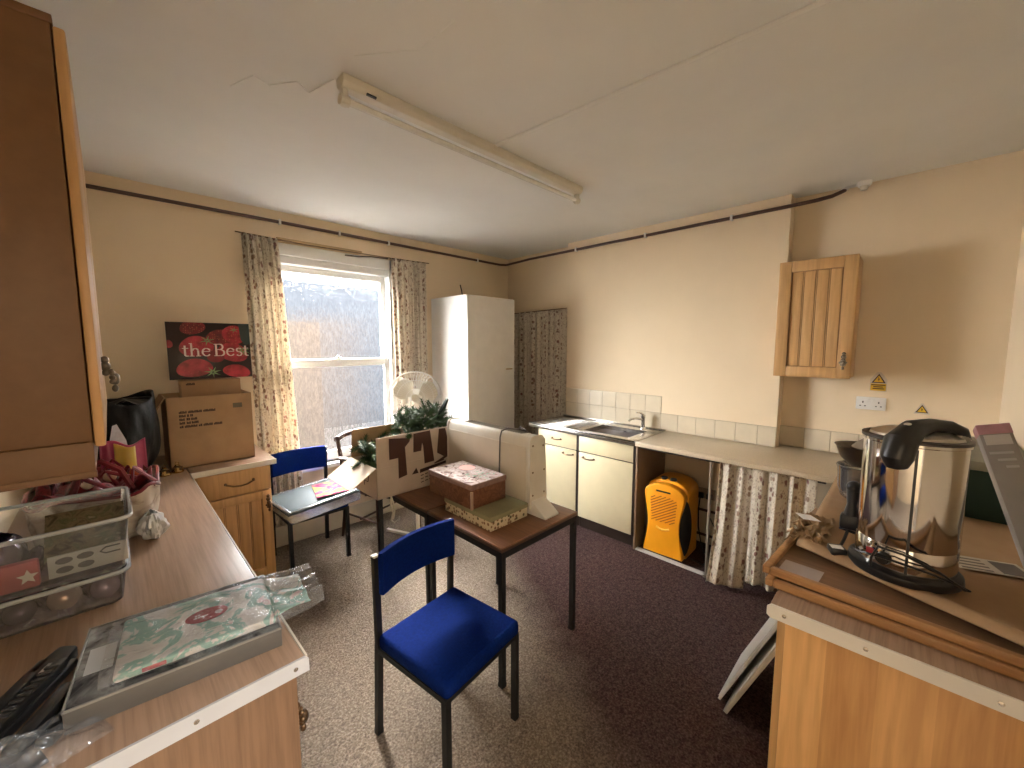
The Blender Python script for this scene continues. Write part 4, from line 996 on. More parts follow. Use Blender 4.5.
# serif lettering drawn as strokes on a 1 x 1 em
def serif(word, em):
    k = MB(); x = 0; T = .09; tn = .035
    def rc(x0, x1, y0, y1): k.prism([((x+x0)*em, y0*em), ((x+x1)*em, y0*em), ((x+x1)*em, y1*em), ((x+x0)*em, y1*em)], .0006, axis='z')
    def arc(cx_, cy_, rx_, ry_, a0, a1, w0, w1, n=14):
        pa, pb = [], []
        for i in range(n+1):
            a = R(lerp(a0, a1, i/n)); w_ = lerp(w1, w0, abs(math.cos(a))**.8)/2
            pa.append(((x+cx_+(rx_+w_)*math.cos(a))*em, (cy_+(ry_+w_)*math.sin(a))*em)); pb.append(((x+cx_+(rx_-w_)*math.cos(a))*em, (cy_+(ry_-w_)*math.sin(a))*em))
        for i in range(n): k.prism([pa[i], pa[i+1], pb[i+1], pb[i]], .0006, axis='z')
    for ch in word:
        if ch == 't': rc(.10, .10+T, .06, .60); rc(.02, .30, .43, .47); arc(.23, .10, .085, .085, 180, 310, T, tn); x += .33
        elif ch == 'h': rc(.06, .06+T, 0, .74); rc(0, .1, .70, .74); rc(0, .22, 0, tn); arc(.27, .30, .125, .14, 20, 170, T, tn); rc(.35, .35+T, 0, .33); rc(.29, .51, 0, tn); x += .54
        elif ch == 'e': arc(.23, .23, .18, .215, 25, 325, T, tn); rc(.09, .40, .25, .25+tn); x += .46
        elif ch == 'B': rc(.06, .06+T*1.1, 0, .70); rc(0, .30, .665, .70); rc(0, .32, 0, tn); rc(.12, .30, .355, .39); arc(.28, .53, .145, .155, -90, 90, T, tn); arc(.30, .19, .185, .175, -90, 90, T, tn); x += .57
        elif ch == 's': arc(.18, .345, .115, .105, 30, 270, T*.9, tn); arc(.18, .125, .125, .115, -150, 90, T*.9, tn); x += .36
        elif ch == ' ': x += .12
    return k
k = serif('the Best', .118)
bmesh.ops.transform(k.bm, matrix=Matrix.Translation((-PW/2+.155*PW, -.0052, .40*PH)) @ Euler((R(90), 0, 0)).to_matrix().to_4x4(), verts=list(k.bm.verts))
obj('lettering', k, plain('pale poster lettering', (.75, .62, .58), .4), t, local=True, smooth=0)

t = thing('bin_bag', 'full black bin bag standing between the cupboard and the cardboard box', 'bin bag', (.05, 3.08, ZT))
def bag(m, c, rx_, ry_, hz, seed, n=40, top=.75, amp=.10):
    rnd = random.Random(seed); ph = [rnd.uniform(0, 6.28) for _ in range(8)]
    def fn(u, v):
        a = 2*PI*u; r = math.sin(PI*(.02+.93*v))**.42 if v < .5 else lerp(1, top, ((v-.5)*2)**2)
        r *= 1+amp*(math.sin(5*a+ph[0]+4*v)*.5+math.sin(9*a+ph[1]-7*v)*.4+math.sin(17*a+ph[2]+11*v)*.25)
        return (c[0]+rx_*r*math.cos(a), c[1]+ry_*r*math.sin(a), c[2]+hz*v*(1+.06*math.sin(2*a+ph[3])*v))
    return m.grid(fn, n, 22)
m = bag(MB(), (.036, 3.10, ZT+.003), .140, .24, .458, 4, 56, .92, .07)
obj('bag', m, BLACKBAG, t, solid=.002, smooth=60)
m = MB().grid(lambda u, v: (.040+(.12*v)*math.cos(2*PI*u), 3.12+(.18*v)*math.sin(2*PI*u), 1.352-.02*v+.012*math.sin(6*PI*u)*v+.010*math.sin(14*PI*u)*v), 40, 6)
obj('gathered_top', m, BLACKBAG, t, solid=.002, smooth=60)

t = thing('shopping_bag', 'open cream shopping bag full of red ribbon and wrapping on the left worktop', 'bag', (-.05, 2.28, ZT))
BAGM = patches('cream printed bag', [(.34, (.30, .22, .17)), (.48, (.56, .48, .38)), (.66, (.60, .53, .43))], 14, .6)
def bagshell(u, v):
    a = 2*PI*u; cxx, cyy = -.07, 2.30; k_ = 1+.12*v
    sq = lambda q: math.copysign(abs(q)**.55, q)
    return (cxx+.165*k_*sq(math.cos(a))*(1+.03*math.sin(9*a+6*v)), cyy+.20*k_*sq(math.sin(a))*(1+.03*math.sin(7*a-5*v)), ZT+.003+.185*v+.012*math.sin(6*a)*v)
m = MB().grid(bagshell, 56, 12)
obj('shell', m, BAGM, t, solid=.002, smooth=60)
RED = plain('dark red ribbon', (.15, .006, .013), .4, var=.4, vscale=20)
m = MB().tube([bagshell(k/56, 1) for k in range(57)], .007, 6)
obj('rim', m, RED, t)
obj('handle', MB().tube([(.03, 2.13, 1.09), (.0, 2.14, 1.17), (-.05, 2.15, 1.21), (-.10, 2.15, 1.19), (-.13, 2.14, 1.10)], .011, 6), RED, t)
obj('handle', MB().tube([(.08, 2.42, 1.09), (.04, 2.43, 1.16), (-.03, 2.44, 1.19), (-.09, 2.44, 1.09)], .011, 6), RED, t)
m = MB()
m.grid(lambda u, v: (-.235+.33*u, 2.12+.37*v, 1.085+.045*math.sin(9*u+3*v)*math.sin(7*v+2)+.02*math.sin(23*u)*math.cos(19*v)), 30, 30)
t2 = thing('ribbon_pile', 'tangle of dark red ribbon heaped in the cream shopping bag', 'ribbon', (-.05, 2.30, 1.05))
obj('heap', m, patches('red and dark tangle', [(.36, (.02, .01, .012)), (.46, (.17, .008, .014)), (.60, (.24, .018, .03)), (.68, (.09, .012, .02))], 26, .45, 2), t2, solid=.003)
m = MB(); random.seed(9)
for k in range(9):
    x, y = random.uniform(-.18, .05), random.uniform(2.16, 2.42)
    m.tube([(x, y, 1.10), (x+random.uniform(-.05, .05), y+random.uniform(-.05, .05), 1.15+random.uniform(0, .03)), (x+random.uniform(-.09, .09), y+random.uniform(-.09, .09), 1.10)], .008, 6)
obj('loop', m, plain('crimson ribbon', (.19, .010, .022), .35), t2)
for (x, y, z, r, c, lb) in ((-.03, 2.20, 1.135, .020, (.55, .40, .26), 'tan bauble in the red ribbon at the front of the shopping bag'), (.045, 2.24, 1.125, .022, (.55, .10, .03), 'orange-red bauble at the corner of the shopping bag'), (-.09, 2.17, 1.128, .020, (.62, .54, .42), 'cream bauble near the handle of the shopping bag')):
    tb = tag(obj('bauble', MB().sphere((x, y, z), r).tube([(x, y, z+r*.9), (x, y, z+r*1.25)], r*.25, 8), plain('bauble paint '+lb[:6], c, .3)), lb, 'bauble')
t = thing('snack_packet', 'pink and yellow crinkled packet standing at the back of the shopping bag', 'packet', (.02, 2.42, 1.08))
m = MB().grid(lambda u, v: (-.055+.145*u, 2.40+.02*math.sin(8*u)+.02*v, 1.09+.135*v+.012*math.sin(7*u)), 20, 10)
obj('wrapper', m, patches('pink wrapper', [(.40, (.34, .03, .10)), (.60, (.44, .06, .14))], 8, .3), t, solid=.006)
obj('yellow_band', MB().grid(lambda u, v: (-.012+.065*u, 2.392+.02*math.sin(8*(.3+.45*u))+.02*v, 1.10+.115*v+.01*math.sin(7*(.3+.45*u))), 10, 8), plain('mustard yellow band', (.62, .42, .06), .35, var=.2), t, solid=.004)
tag(obj('gift_tag', MB().prism([(-.035, 0), (.035, 0), (.03, .05), (.005, .125), (-.01, .12)], .002, M=rot(10, (.0, 2.50, 1.17), x=-6), axis='y'), plain('pale blue card', (.58, .66, .74), .5, var=.12, vscale=60)), 'pale blue pointed card standing up behind the pink packet', 'card')
t = thing('paper_bag', 'small crumpled white paper bag beside the shopping bag', 'bag', (.075, 2.06, ZT))
m = bag(MB(), (.075, 2.06, ZT+.002), .040, .080, .095, 8, 36, .40, .30)
obj('bag', m, PAPERW, t, solid=.001, smooth=25)

for (x, y, r, lb) in ((.178, 3.00, .028, 'brass bell ornament left of its twin at the foot of the cardboard box'), (.238, 3.03, .028, 'brass bell ornament nearer the corner drawer, at the foot of the cardboard box')):
    t = thing('bell_ornament', lb, 'ornament', (x, y, ZT))
    obj('bell', MB().lathe([(0, .002), (r*1.1, .002), (r*1.15, .008), (r*.8, .022), (r*.62, .036), (r*.3, .046), (0, .049)], 20, M=Matrix.Translation((x, y, ZT))), BRASS, t)
    obj('loop', MB().tube([(x+.008*math.cos(a*PI/6), y, ZT+.054+.008*math.sin(a*PI/6)) for a in range(13)], .002, 6), BRASS, t)
    obj('foliage', MB().tube([(x-.02, y-.012, ZT+.03), (x, y-.018, ZT+.038), (x+.022, y-.012, ZT+.03)], .006, 8).sphere((x+.012, y-.016, ZT+.018), .009), BRONZE, t)

# clear boxes at the near end
def clear_box(label, x0, x1, y0, y1, z0, z1, tp):
    t = thing('storage_box', label, 'storage box', ((x0+x1)/2, (y0+y1)/2, z0))
    def sec(z, g):
        r = .03; pts = []
        for cx_, cy_, a0 in ((x1-r+g, y1-r+g, 0), (x0+r-g, y1-r+g, 90), (x0+r-g, y0+r-g, 180), (x1-r+g, y0+r-g, 270)):
            for k in range(6): a = R(a0+k*18); pts.append((cx_+r*math.cos(a), cy_+r*math.sin(a), z))
        return pts
    bm = MB()
    A_, B_ = sec(z0+.002, -tp), sec(z1, 0)
    n = len(A_)
    va = [bm.bm.verts.new(p) for p in A_]; vb = [bm.bm.verts.new(p) for p in B_]
    for i in range(n): bm.bm.faces.new([va[i], va[(i+1) % n], vb[(i+1) % n], vb[i]])
    bm.bm.faces.new(va[::-1])
    obj('shell', bm, CLEAR, t)
    rm = MB(); rm.tube(sec(z1, .004)+sec(z1, .004)[:2], .006, 6)
    obj('rim', rm, clear('frosted box rim '+label[:5], (.85, .88, .92), .10, .55, .2), t)
    return t
clear_box('lower clear plastic box of baubles under the deep clear box', XW+.012, -.006, 1.585, 1.905, ZT, .995, .012)
clear_box('upper deep clear plastic box holding trays and decorations', XW+.008, .008, 1.575, 1.915, 1.0, 1.155, .014)
DKM = patches('dark mixed baubles', [(.36, (.045, .028, .04)), (.5, (.15, .11, .12)), (.62, (.08, .05, .09)), (.7, (.30, .26, .28))], 24, .25, 1.5)
random.seed(5)
cols = [(.30, .22, .30), (.45, .33, .28), (.10, .07, .11), (.22, .17, .22), (.34, .30, .34), (.14, .09, .09)]
for i, (x, y, r) in enumerate([(-.055, 1.64, .034), (-.135, 1.645, .036), (-.215, 1.64, .034), (-.285, 1.65, .033), (-.055, 1.73, .036), (-.14, 1.735, .036), (-.225, 1.735, .035), (-.06, 1.83, .034), (-.15, 1.83, .036), (-.24, 1.83, .035)]):
    lbs = ['mauve bauble in the lower clear box, at its front right corner', 'tan bauble second from the right in the front of the lower clear box', 'near-black bauble in the middle of the front row of the lower clear box', 'plum bauble at the left of the front row in the lower clear box', 'pale grey bauble in the second row of the lower clear box, right', 'dark brown bauble in the middle of the second row in the lower clear box', 'mauve bauble in the second row of the lower clear box, left', 'tan bauble at the back right of the lower clear box', 'near-black bauble at the back middle of the lower clear box', 'plum bauble at the back left of the lower clear box']
    tag(obj('bauble', MB().sphere((x, y, ZT+.006+r), r).tube([(x, y, ZT+.006+2*r-.002), (x, y, ZT+.012+2*r)], r*.22, 8), plain('bauble colour %d' % i, cols[i % 6], .15, .5, .2)), lbs[i], 'bauble', 'baubles in the lower clear box')
def bed(name, label, x0, x1, y0, y1, z, h, seed):
    rnd = random.Random(seed); p_ = [rnd.uniform(0, 6) for _ in range(4)]
    m = MB().grid(lambda u, v: (lerp(x0, x1, u), lerp(y0, y1, v), z+h*(.55+.25*math.sin(21*u+p_[0])*math.sin(13*v+p_[1])+.2*math.sin(47*u+p_[2]+9*v))*min(1, 9*min(u, 1-u, v, 1-v)+.1)), 40, 30)
    o = tag(obj(name, m, DKM, solid=.002), label, 'tinsel'); o['kind'] = 'stuff'
bed('tinsel', 'dark tinsel packed round the baubles in the lower clear box', -.315, -.022, 1.602, 1.888, ZT+.004, .052, 1)
bed('tinsel', 'dark tinsel lying in the bottom of the upper clear box', -.315, -.015, 1.632, 1.895, 1.006, .05, 2)
t = thing('plastic_tray', 'grey-white plastic tray with oval slots lying in the upper clear box', 'tray', (-.10, 1.64, 1.01))
TRAYM = plain('pale tray plastic', (.46, .44, .40), .45)
obj('plate', MB().box(-.155, .0, 1.598, 1.604, 1.022, 1.082, .002, M=None), TRAYM, t)
m = MB()
for x, z in ((-.125, 1.065), (-.085, 1.066), (-.125, 1.040), (-.085, 1.041)): m.lathe([(0, 0), (.011, 0), (.011, .003), (0, .003)], 16, M=Matrix.Translation((x, 1.5965, z)) @ Euler((R(-90), 0, 0)).to_matrix().to_4x4() @ Matrix.Diagonal((1.5, .8, 1, 1)))
obj('slot', m, plain('slot shade', (.08, .075, .07), .6), t)
m = MB().tube([(-.015, 1.5955, 1.058), (-.045, 1.5955, 1.058), (-.056, 1.5955, 1.066), (-.045, 1.5955, 1.075), (-.015, 1.5955, 1.075)], .002, 6)
obj('clip_outline', m, BLACKP, t)
t = thing('picture_card', 'card with a printed woodland scene propped slanting in the upper clear box', 'card', (-.09, 1.75, 1.03))
obj('card', MB().box(-.17, .0, 0, .004, 0, .165, M=rot(0, (0, 1.69, 1.035), x=-52)), patches('printed woodland', [(.36, (.06, .05, .025)), (.48, (.22, .17, .10)), (.58, (.10, .11, .05)), (.68, (.42, .36, .27))], 22, .3, 1), t, smooth=0)
t = thing('wrapped_bundle', 'dark purple bundle in shiny film at the left of the upper clear box', 'bundle', (-.25, 1.73, 1.01))
obj('bundle', bag(MB(), (-.255, 1.745, 1.014), .052, .105, .105, 21, 36, .6, .12), plain('dark purple foil', (.05, .03, .06), .2, .3, .5, 20, .8, 30), t, solid=.002, smooth=60)
t = thing('star_packet', 'red packet with a pale star in the bottom of the upper clear box', 'packet', (-.19, 1.61, 1.01))
obj('packet', MB().box(-.30, -.17, 1.600, 1.625, 1.012, 1.085, .006), plain('red card', (.30, .03, .03), .5, var=.2), t)
sp = []
for k in range(10): r_ = .020 if k % 2 == 0 else .009; a = PI/2+k*PI/5; sp.append((-.19+r_*math.cos(a), 1.045+r_*math.sin(a)))
obj('star', MB().prism(sp, .001, M=Matrix.Translation((0, 1.5985, 0)), axis='y'), plain('pale star', (.62, .55, .45), .5), t, smooth=0)

# grey gift box with the tablecloth pack on top
t = thing('display_box', 'flat grey box with a clear window lid at the near end of the left worktop', 'box', (.088, 1.232, ZT+.001), -6)
GREY = plain('warm grey card', (.125, .118, .108), .4, var=.06)
obj('body', MB().box(-.185, .185, -.148, .148, 0, .046, .002), GREY, t, local=True)
obj('lid_window', MB().box(-.181, .181, -.144, .144, .046, .0475, M=None), patches('silver window print', [(.36, (.03, .03, .035)), (.5, (.14, .14, .145)), (.62, (.28, .295, .30)), (.7, (.06, .06, .065))], 14, .12, .8), t, local=True, smooth=0)
m = MB()
for a in ((-.186, .186, -.149, -.145), (-.186, .186, .145, .149)): m.box(*a, .044, .0495, .001)
for a in ((-.186, -.182, -.149, .149), (.182, .186, -.149, .149)): m.box(*a, .044, .0495, .001)
obj('lid_edge', m, plain('pale box edge', (.26, .255, .24), .3), t, local=True)
obj('paper_slip', MB().box(-.170, -.125, -.05, .045, .0478, .0486), plain('pale grey slip', (.50, .52, .54), .4), t, local=True, smooth=0)
t = thing('tablecloth_pack', 'mint and white holly patterned tablecloth in clear film with a red oval label', 'tablecloth', (.100, 1.222, ZT+.050), -6)
MINT = patches('mint holly print', [(.40, (.60, .57, .53)), (.485, (.68, .66, .62)), (.50, (.30, .49, .43)), (.60, (.22, .43, .36)), (.615, (.66, .64, .60)), (.68, (.64, .42, .42))], 10, .45, 1.4)
obj('folded_cloth', MB().box(-.13, .165, -.118, .105, .001, .020, .007, 3), MINT, t, local=True)
REDL = plain('dark red label', (.34, .012, .025), .35)
lbm = rot(0, (.030, .0, .0205))
lb = obj('label', MB().lathe([(.043, 0), (.043, .001), (0, .001)], 36, sy=.66, M=lbm), REDL, t, local=True)
m = MB()
for q, wd in ((.006, .018), (-.004, .024)):
    k = int(wd/.006)
    for j in range(k): m.box(-.024+j*.0062, -.0195+j*.0062, q-.003, q+.003, .001, .0014, M=lbm)
m.lathe([(.008, .001), (.008, .0016), (0, .0016)], 18, M=rot(0, (.054, -.004, .0205)))
obj('label_print', m, plain('pale label print', (.72, .60, .60), .4), lb, local=True, smooth=0)
obj('red_motif', MB().box(-.085, -.045, -.1195, -.117, .006, .015, .001), REDL, t, local=True)
random.seed(2)
def film(u, v):
    x = lerp(-.15, .285, u); y = lerp(-.128, .118, v)
    out = max(0, u-.74)/.26
    edge = max(abs(v-.5)*2-.86, 0)/.14
    z = .0265-.018*edge**1.5 + .0016*math.sin(40*u+13*v)+.001*math.sin(70*v+22*u)
    z += out*(.006*math.sin(19*v+6*u)+.007*math.sin(33*v-9*u)) - .004*out**2
    y = y*(1-.18*out) + .015*out*math.sin(8*u)
    return (x, y, z)
obj('film', MB().grid(film, 80, 44), FILM, t, local=True, smooth=70)
t2 = obj('cloth_fold', MB().grid(lambda u, v: (.165+.085*u, lerp(-.105, .095, v)*(1-.15*u), .012+.006*math.sin(15*v+3*u)), 12, 24), MINT, t, local=True, solid=.004)

# black grip tool and film in the near corner
t = thing('holder_clip', 'black ridged plastic holder lying beside the grey box', 'holder', (-.178, 1.255, ZT), 64)
m = MB().box(-.11, .11, -.035, .035, .002, .022, .006).box(-.11, .09, -.030, -.005, .02, .040, .006).box(-.06, .11, .008, .034, .02, .034, .006)
m.prism([(.05, -.03), (.14, -.018), (.15, .02), (.06, .034)], .030, .006, M=Matrix.Translation((0, 0, .004)))
obj('body', m, BLACKP, t, local=True)
m = MB()
for k in range(9): m.box(-.09+k*.018, -.082+k*.018, -.028, -.006, .0395, .0435, .001)
obj('ridge', m, plain('satin black ridge', (.05, .05, .052), .25), t, local=True)
m = MB()
for k in range(10): m.sphere((-.075+k*.012, .002, .0245), .0035, n=8)
obj('chain', m, STEEL, t, local=True)
m = MB().box(-.14, .02, -.085, -.055, .002, .028, .008).box(-.13, .0, -.125, -.095, .002, .024, .008)
obj('prong', m, BLACKP, t, local=True)
obj('badge', MB().box(.055, .085, -.006, .004, .0335, .0345), plain('silver badge', (.55, .55, .55), .3, .6), t, local=True)
t = thing('plastic_bag', 'crinkled clear plastic bag at the very front of the left worktop', 'plastic bag', (-.17, 1.09, ZT), 18)
def pb(u, v):
    x, y = lerp(-.13, .11, u), lerp(-.075, .055, v)
    e = (math.sin(PI*u)*math.sin(PI*v))**.5
    return (x, y, .003+.05*e*(1-.45*u)+e*(.009*math.sin(17*u+8*v)+.007*math.sin(29*v-11*u)))
obj('film', MB().grid(pb, 44, 30), FILM, t, local=True, smooth=70)
obj('contents', MB().grid(lambda u, v: (lerp(-.12, .03, u), lerp(-.05, .03, v), .002+.022*(math.sin(PI*u)*math.sin(PI*v))**.5), 14, 10), plain('charcoal contents', (.05, .045, .05), .4), t, local=True)

# ------------------------------------------------------------------ on the right worktop
def frame(label, c, rz, w_, h_, z, paper):
    t = thing('framed_picture', label, 'picture frame', (c[0], c[1], z), rz)
    m = MB(); a, b, e = w_/2, h_/2, .022
    for bx in ((-a, a, -b, -b+e), (-a, a, b-e, b), (-a, -a+e, -b+e, b-e), (a-e, a, -b+e, b-e)): m.box(*bx, 0, .024, .004)
    obj('moulding', m, FRAMEWOOD, t, local=True)
    obj('backing_board', MB().box(-a+e-.003, a-e+.003, -b+e-.003, b-e+.003, .004, .010), wood('brown hardboard', (.17, .085, .04), (.24, .13, .065), 'y'), t, local=True, smooth=0)
    if paper: obj('paper_label', MB().box(-a+e+.008, -a+e+.10, b-e-.115, b-e-.012, .0102, .0108), plain('grey-white label', (.44, .38, .37), .6), t, local=True, smooth=0)
    return t
frame('bare wooden picture frame lying lowest on the right worktop', (1.72, -.045), -2, .66, .62, ZT+.002, False)
frame('wooden picture frame with a paper label in its corner, lying on the lowest frame', (1.745, -.040), -3.5, .68, .62, ZT+.028, True)
ZK = ZT+.056
t = thing('flattened_carton', 'flattened brown cardboard carton under the urn, lifting at its near edge', 'cardboard', (1.95, -.06, ZK))
def cart(u, v):
    x = lerp(lerp(1.405, 1.66, v), 2.82, u); y = lerp(-.365, .232, v)
    z = ZK+.004+.004*math.sin(5*v+2*u)*(1 if u > .45 else .2) 
    return (x, y, z)
obj('sheet', MB().grid(cart, 50, 24), CARD2, t, solid=.006)
obj('flap', MB().grid(lambda u, v: (lerp(1.385, 1.64, v)+.060*u, lerp(-.365, .236, v), ZK+.002+.020*math.sin(PI*u*.9)*(.6+.4*v)), 10, 24), CARD, t, solid=.005)
lb = obj('address_label', MB().box(-.085, .085, -.05, .05, 0, .0008, M=rot(-70, (1.875, -.215, ZK+.0125))), plain('buff address label', (.50, .43, .33), .6), t, smooth=0)
m = MB()
for k in range(4): m.box(-.075, -.005, -.04+k*.022, -.032+k*.022, .0008, .0013, M=rot(-70, (1.875, -.215, ZK+.0125)))
m.box(.015, .075, -.04, .04, .0008, .0013, M=rot(-70, (1.875, -.215, ZK+.0125)))
obj('label_print', m, plain('grey print', (.16, .13, .11), .6), lb, smooth=0)
t = thing('wrapping_paper', 'torn crumpled brown wrapping paper at the corner of the picture frames', 'paper', (1.80, .20, ZK))
random.seed(14)
def crump(u, v):
    x = lerp(1.66, 1.95, u); y = lerp(.17, .275-.02*u, v)
    return (x+.012*math.sin(30*v+5*u), y+.012*math.sin(23*u+3*v), ZK+.016+.014*math.sin(21*u+9*v)*math.sin(11*v+4*u)+.006*math.sin(37*u-21*v))
obj('sheet', MB().grid(crump, 60, 20), CARD, t, solid=.001, smooth=20)
tag(obj('paper_scrap', MB().prism([(0, 0), (.06, .01), (.09, .05), (.03, .045)], .001, M=rot(30, (1.79, .19, ZK+.052), x=-10)), PAPERW), 'small white paper scrap on the crumpled brown paper', 'paper')
t = thing('carton_flap', 'long brown carton flap lying on the worktop between the crumpled paper and the beige worktop', 'cardboard', (2.55, .18, ZK))
obj('sheet', MB().grid(lambda u, v: (lerp(2.20, 2.78, u), .222-.02*v, ZT+.004+v*.05+.006*math.sin(5*u)), 12, 6), CARD2, t, solid=.004)

# bowls and pan behind the urn
t = thing('glass_bowl', 'clear glass mixing bowl stack of pale dishes behind the urn', 'bowl', (2.28, .125, ZK+.012))
m = MB().lathe([(.035, 0), (.06, .02), (.072, .06), (.076, .14), (.082, .155), (.078, .158), (.070, .14), (.066, .06), (.052, .026), (0, .012)], 28, M=Matrix.Translation((2.28, .125, ZK+.012)))
obj('bowl', m, clear('smoky glass', (.62, .60, .55), .22, .12, .06), t)
obj('dishes', MB().lathe([(0, .02), (.045, .02), (.055, .06), (.055, .065), (.045, .068), (.056, .10), (.056, .105), (.045, .108), (.056, .135), (0, .137)], 24, M=Matrix.Translation((2.28, .125, ZK+.012))), plain('pale dishes', (.42, .36, .28), .3), t)
t = thing('metal_bowl', 'dark metal bowl on top of the glass bowl behind the urn', 'bowl', (2.28, .125, ZK+.172))
obj('bowl', MB().lathe([(.0, 0), (.045, .002), (.075, .035), (.092, .085), (.098, .088), (.090, .080), (.07, .035), (.04, .010), (0, .008)], 28, M=Matrix.Translation((2.28, .120, ZK+.170))), plain('dull dark metal', (.16, .135, .11), .3, .9, .2), t)
t = thing('foil_lid', 'crumpled grey lid resting in the dark metal bowl', 'lid', (2.30, .10, 1.20))
obj('lid', MB().lathe([(.075, 0), (.06, .018), (.03, .045), (0, .055)], 24, M=Matrix.Translation((2.30, .085, ZK+.250))), plain('dull grey lid', (.34, .30, .25), .4, .6), t)

# catering urn
ux, uy, uz, ur = 1.655, -.025, ZK+.016, .112
t = thing('catering_urn', 'tall stainless steel catering urn with black handle on the right worktop', 'urn', (ux, uy, uz), 0)
MU = Matrix.Translation((ux, uy, uz))
obj('base', MB().lathe([(0, 0), (ur+.012, 0), (ur+.016, .008), (ur+.014, .022), (ur+.003, .030), (0, .030)], 44, M=MU), BLACKP, t)
obj('body', MB().lathe([(ur-.002, .028), (ur, .032), (ur, .098), (ur-.0012, .100), (ur-.0012, .103), (ur, .105), (ur, .395), (ur+.004, .398), (ur+.005, .408), (ur, .412), (ur-.006, .408), (ur-.008, .395), (0, .39)], 64, M=MU), CHROME, t)
obj('rim', MB().lathe([(ur+.001, .402), (ur+.006, .406), (ur+.006, .414), (ur-.006, .416), (ur-.006, .404)], 48, M=MU), DARKTRIM, t)
obj('lid', MB().lathe([(ur-.010, .410), (ur-.014, .420), (.07, .432), (.03, .438), (0, .439)], 44, M=MU), plain('brushed lid steel', (.50, .46, .41), .32, 1, .05), t)
fdir = Vector((-ux, -uy, 0)).normalized(); side = Vector((-fdir.y, fdir.x, 0))   # side: towards +y is left in view
if side.y < 0: side = -side
ctr = Vector((ux, uy, uz))
def onr(ang, r, z):
    """point round the urn, ang measured from the side facing the room towards the left"""
    a = R(ang); return ctr + (fdir*math.cos(a)+side*math.sin(a))*r + Vector((0, 0, z))
m = MB()
for k in range(6):
    pass
m.tube([onr(0, ur+.003, .035), onr(0, ur+.003, .38)], .006, 8)
gz = obj('reflection_strip', MB().bar(onr(-4, ur+.001, .034), onr(-4, ur+.001, .392), .011, .006), BLACKP, t, smooth=0)  # dark reflection in the steel, laid on as a black strip
m.bm.free()
# handle : broad black grip hooked over the rim, bow across the lid
hp = [onr(14, ur+.012, .342), onr(14, ur+.018, .366), onr(13, ur+.006, .408), onr(4, ur*.66, .440), onr(-45, ur*.38, .452), onr(-82, ur*.60, .450), onr(-92, ur*.80, .436), onr(-94, ur*.86, .416)]
obj('handle', MB().tube(hp, .02, 14, rr=[.026, .036, .038, .030, .020, .017, .017, .015]), BLACKP, t)
obj('lid_knob', MB().sphere(tuple(onr(9, ur*.84, .4545)), .011, sz=.7), PLASTICG, t)
obj('handle_socket', MB().lathe([(.0, 0), (.022, 0), (.018, .02), (0, .024)], 18, M=Matrix.Translation(onr(-94, ur*.80, .412))), plain('grey socket', (.30, .28, .25), .3, .6), t)
obj('switch', MB().box(-.010, .010, -.003, .004, -.012, .012, .002, M=Matrix.Translation(onr(38, ur+.001, .065)) @ fdir.to_track_quat('Y', 'Z').to_matrix().to_4x4()), plain('red rocker switch', (.38, .02, .03), .3), t)
obj('dial', MB().lathe([(.018, 0), (.016, .014), (0, .016)], 18, M=Matrix.Translation(onr(20, ur, .062)) @ (onr(20, 1, 0)-ctr).to_track_quat('Z', 'Y').to_matrix().to_4x4()), BLACKP, t)
t = thing('power_lead', 'black mains lead looped round the foot of the catering urn', 'lead', (1.62, .06, ZK))
zc_ = ZK+.018
obj('cord', MB().tube([onr(60, ur+.02, .05), onr(40, ur+.026, .062), onr(10, ur+.024, .072), onr(-25, ur+.025, .06), onr(-55, ur+.025, .03), onr(-70, ur+.03, .012), onr(-60, ur+.03, .02), onr(-30, ur+.03, .07), onr(0, ur+.03, .10), onr(22, ur+.028, .10), onr(28, ur+.026, .06), onr(30, ur+.02, .03)], .0034, 8), BLACKP, t)
t = thing('power_lead', 'upright black kettle lead with round connector and fused plug, left of the urn', 'lead', (1.75, .14, ZK))
p0 = Vector((1.745, .105, ZK+.185))
obj('connector', MB().sphere(tuple(p0+Vector((0, 0, .03))), .022, n=14).tube([p0+Vector((0, 0, .03)), p0+Vector((0, .002, -.03)), p0+Vector((0, .003, -.075))], .02, 12, rr=[.020, .014, .022]).box(p0.x-.022, p0.x+.022, p0.y-.022, p0.y+.03, p0.z-.115, p0.z-.065, .008), BLACKP, t)
obj('cord', MB().tube([p0+Vector((0, .005, -.11)), p0+Vector((-.02, .012, -.145)), p0+Vector((-.07, .02, -.165)), (1.645, .128, ZK+.022)], .0048, 8).tube([p0+Vector((0, .0, -.11)), p0+Vector((.04, .03, -.135)), p0+Vector((.05, -.01, -.145)), p0+Vector((.02, -.03, -.14))], .0048, 8), BLACKP, t)
pl = obj('plug', MB().box(-.024, .024, -.022, .022, 0, .026, .008, M=rot(25, (1.635, .128, ZK+.014))), BLACKP, t)
obj('plug_label', MB().box(-.016, .010, -.016, .016, .026, .0268, M=rot(25, (1.63, .130, ZK+.014))), PAPERW, pl, smooth=0)

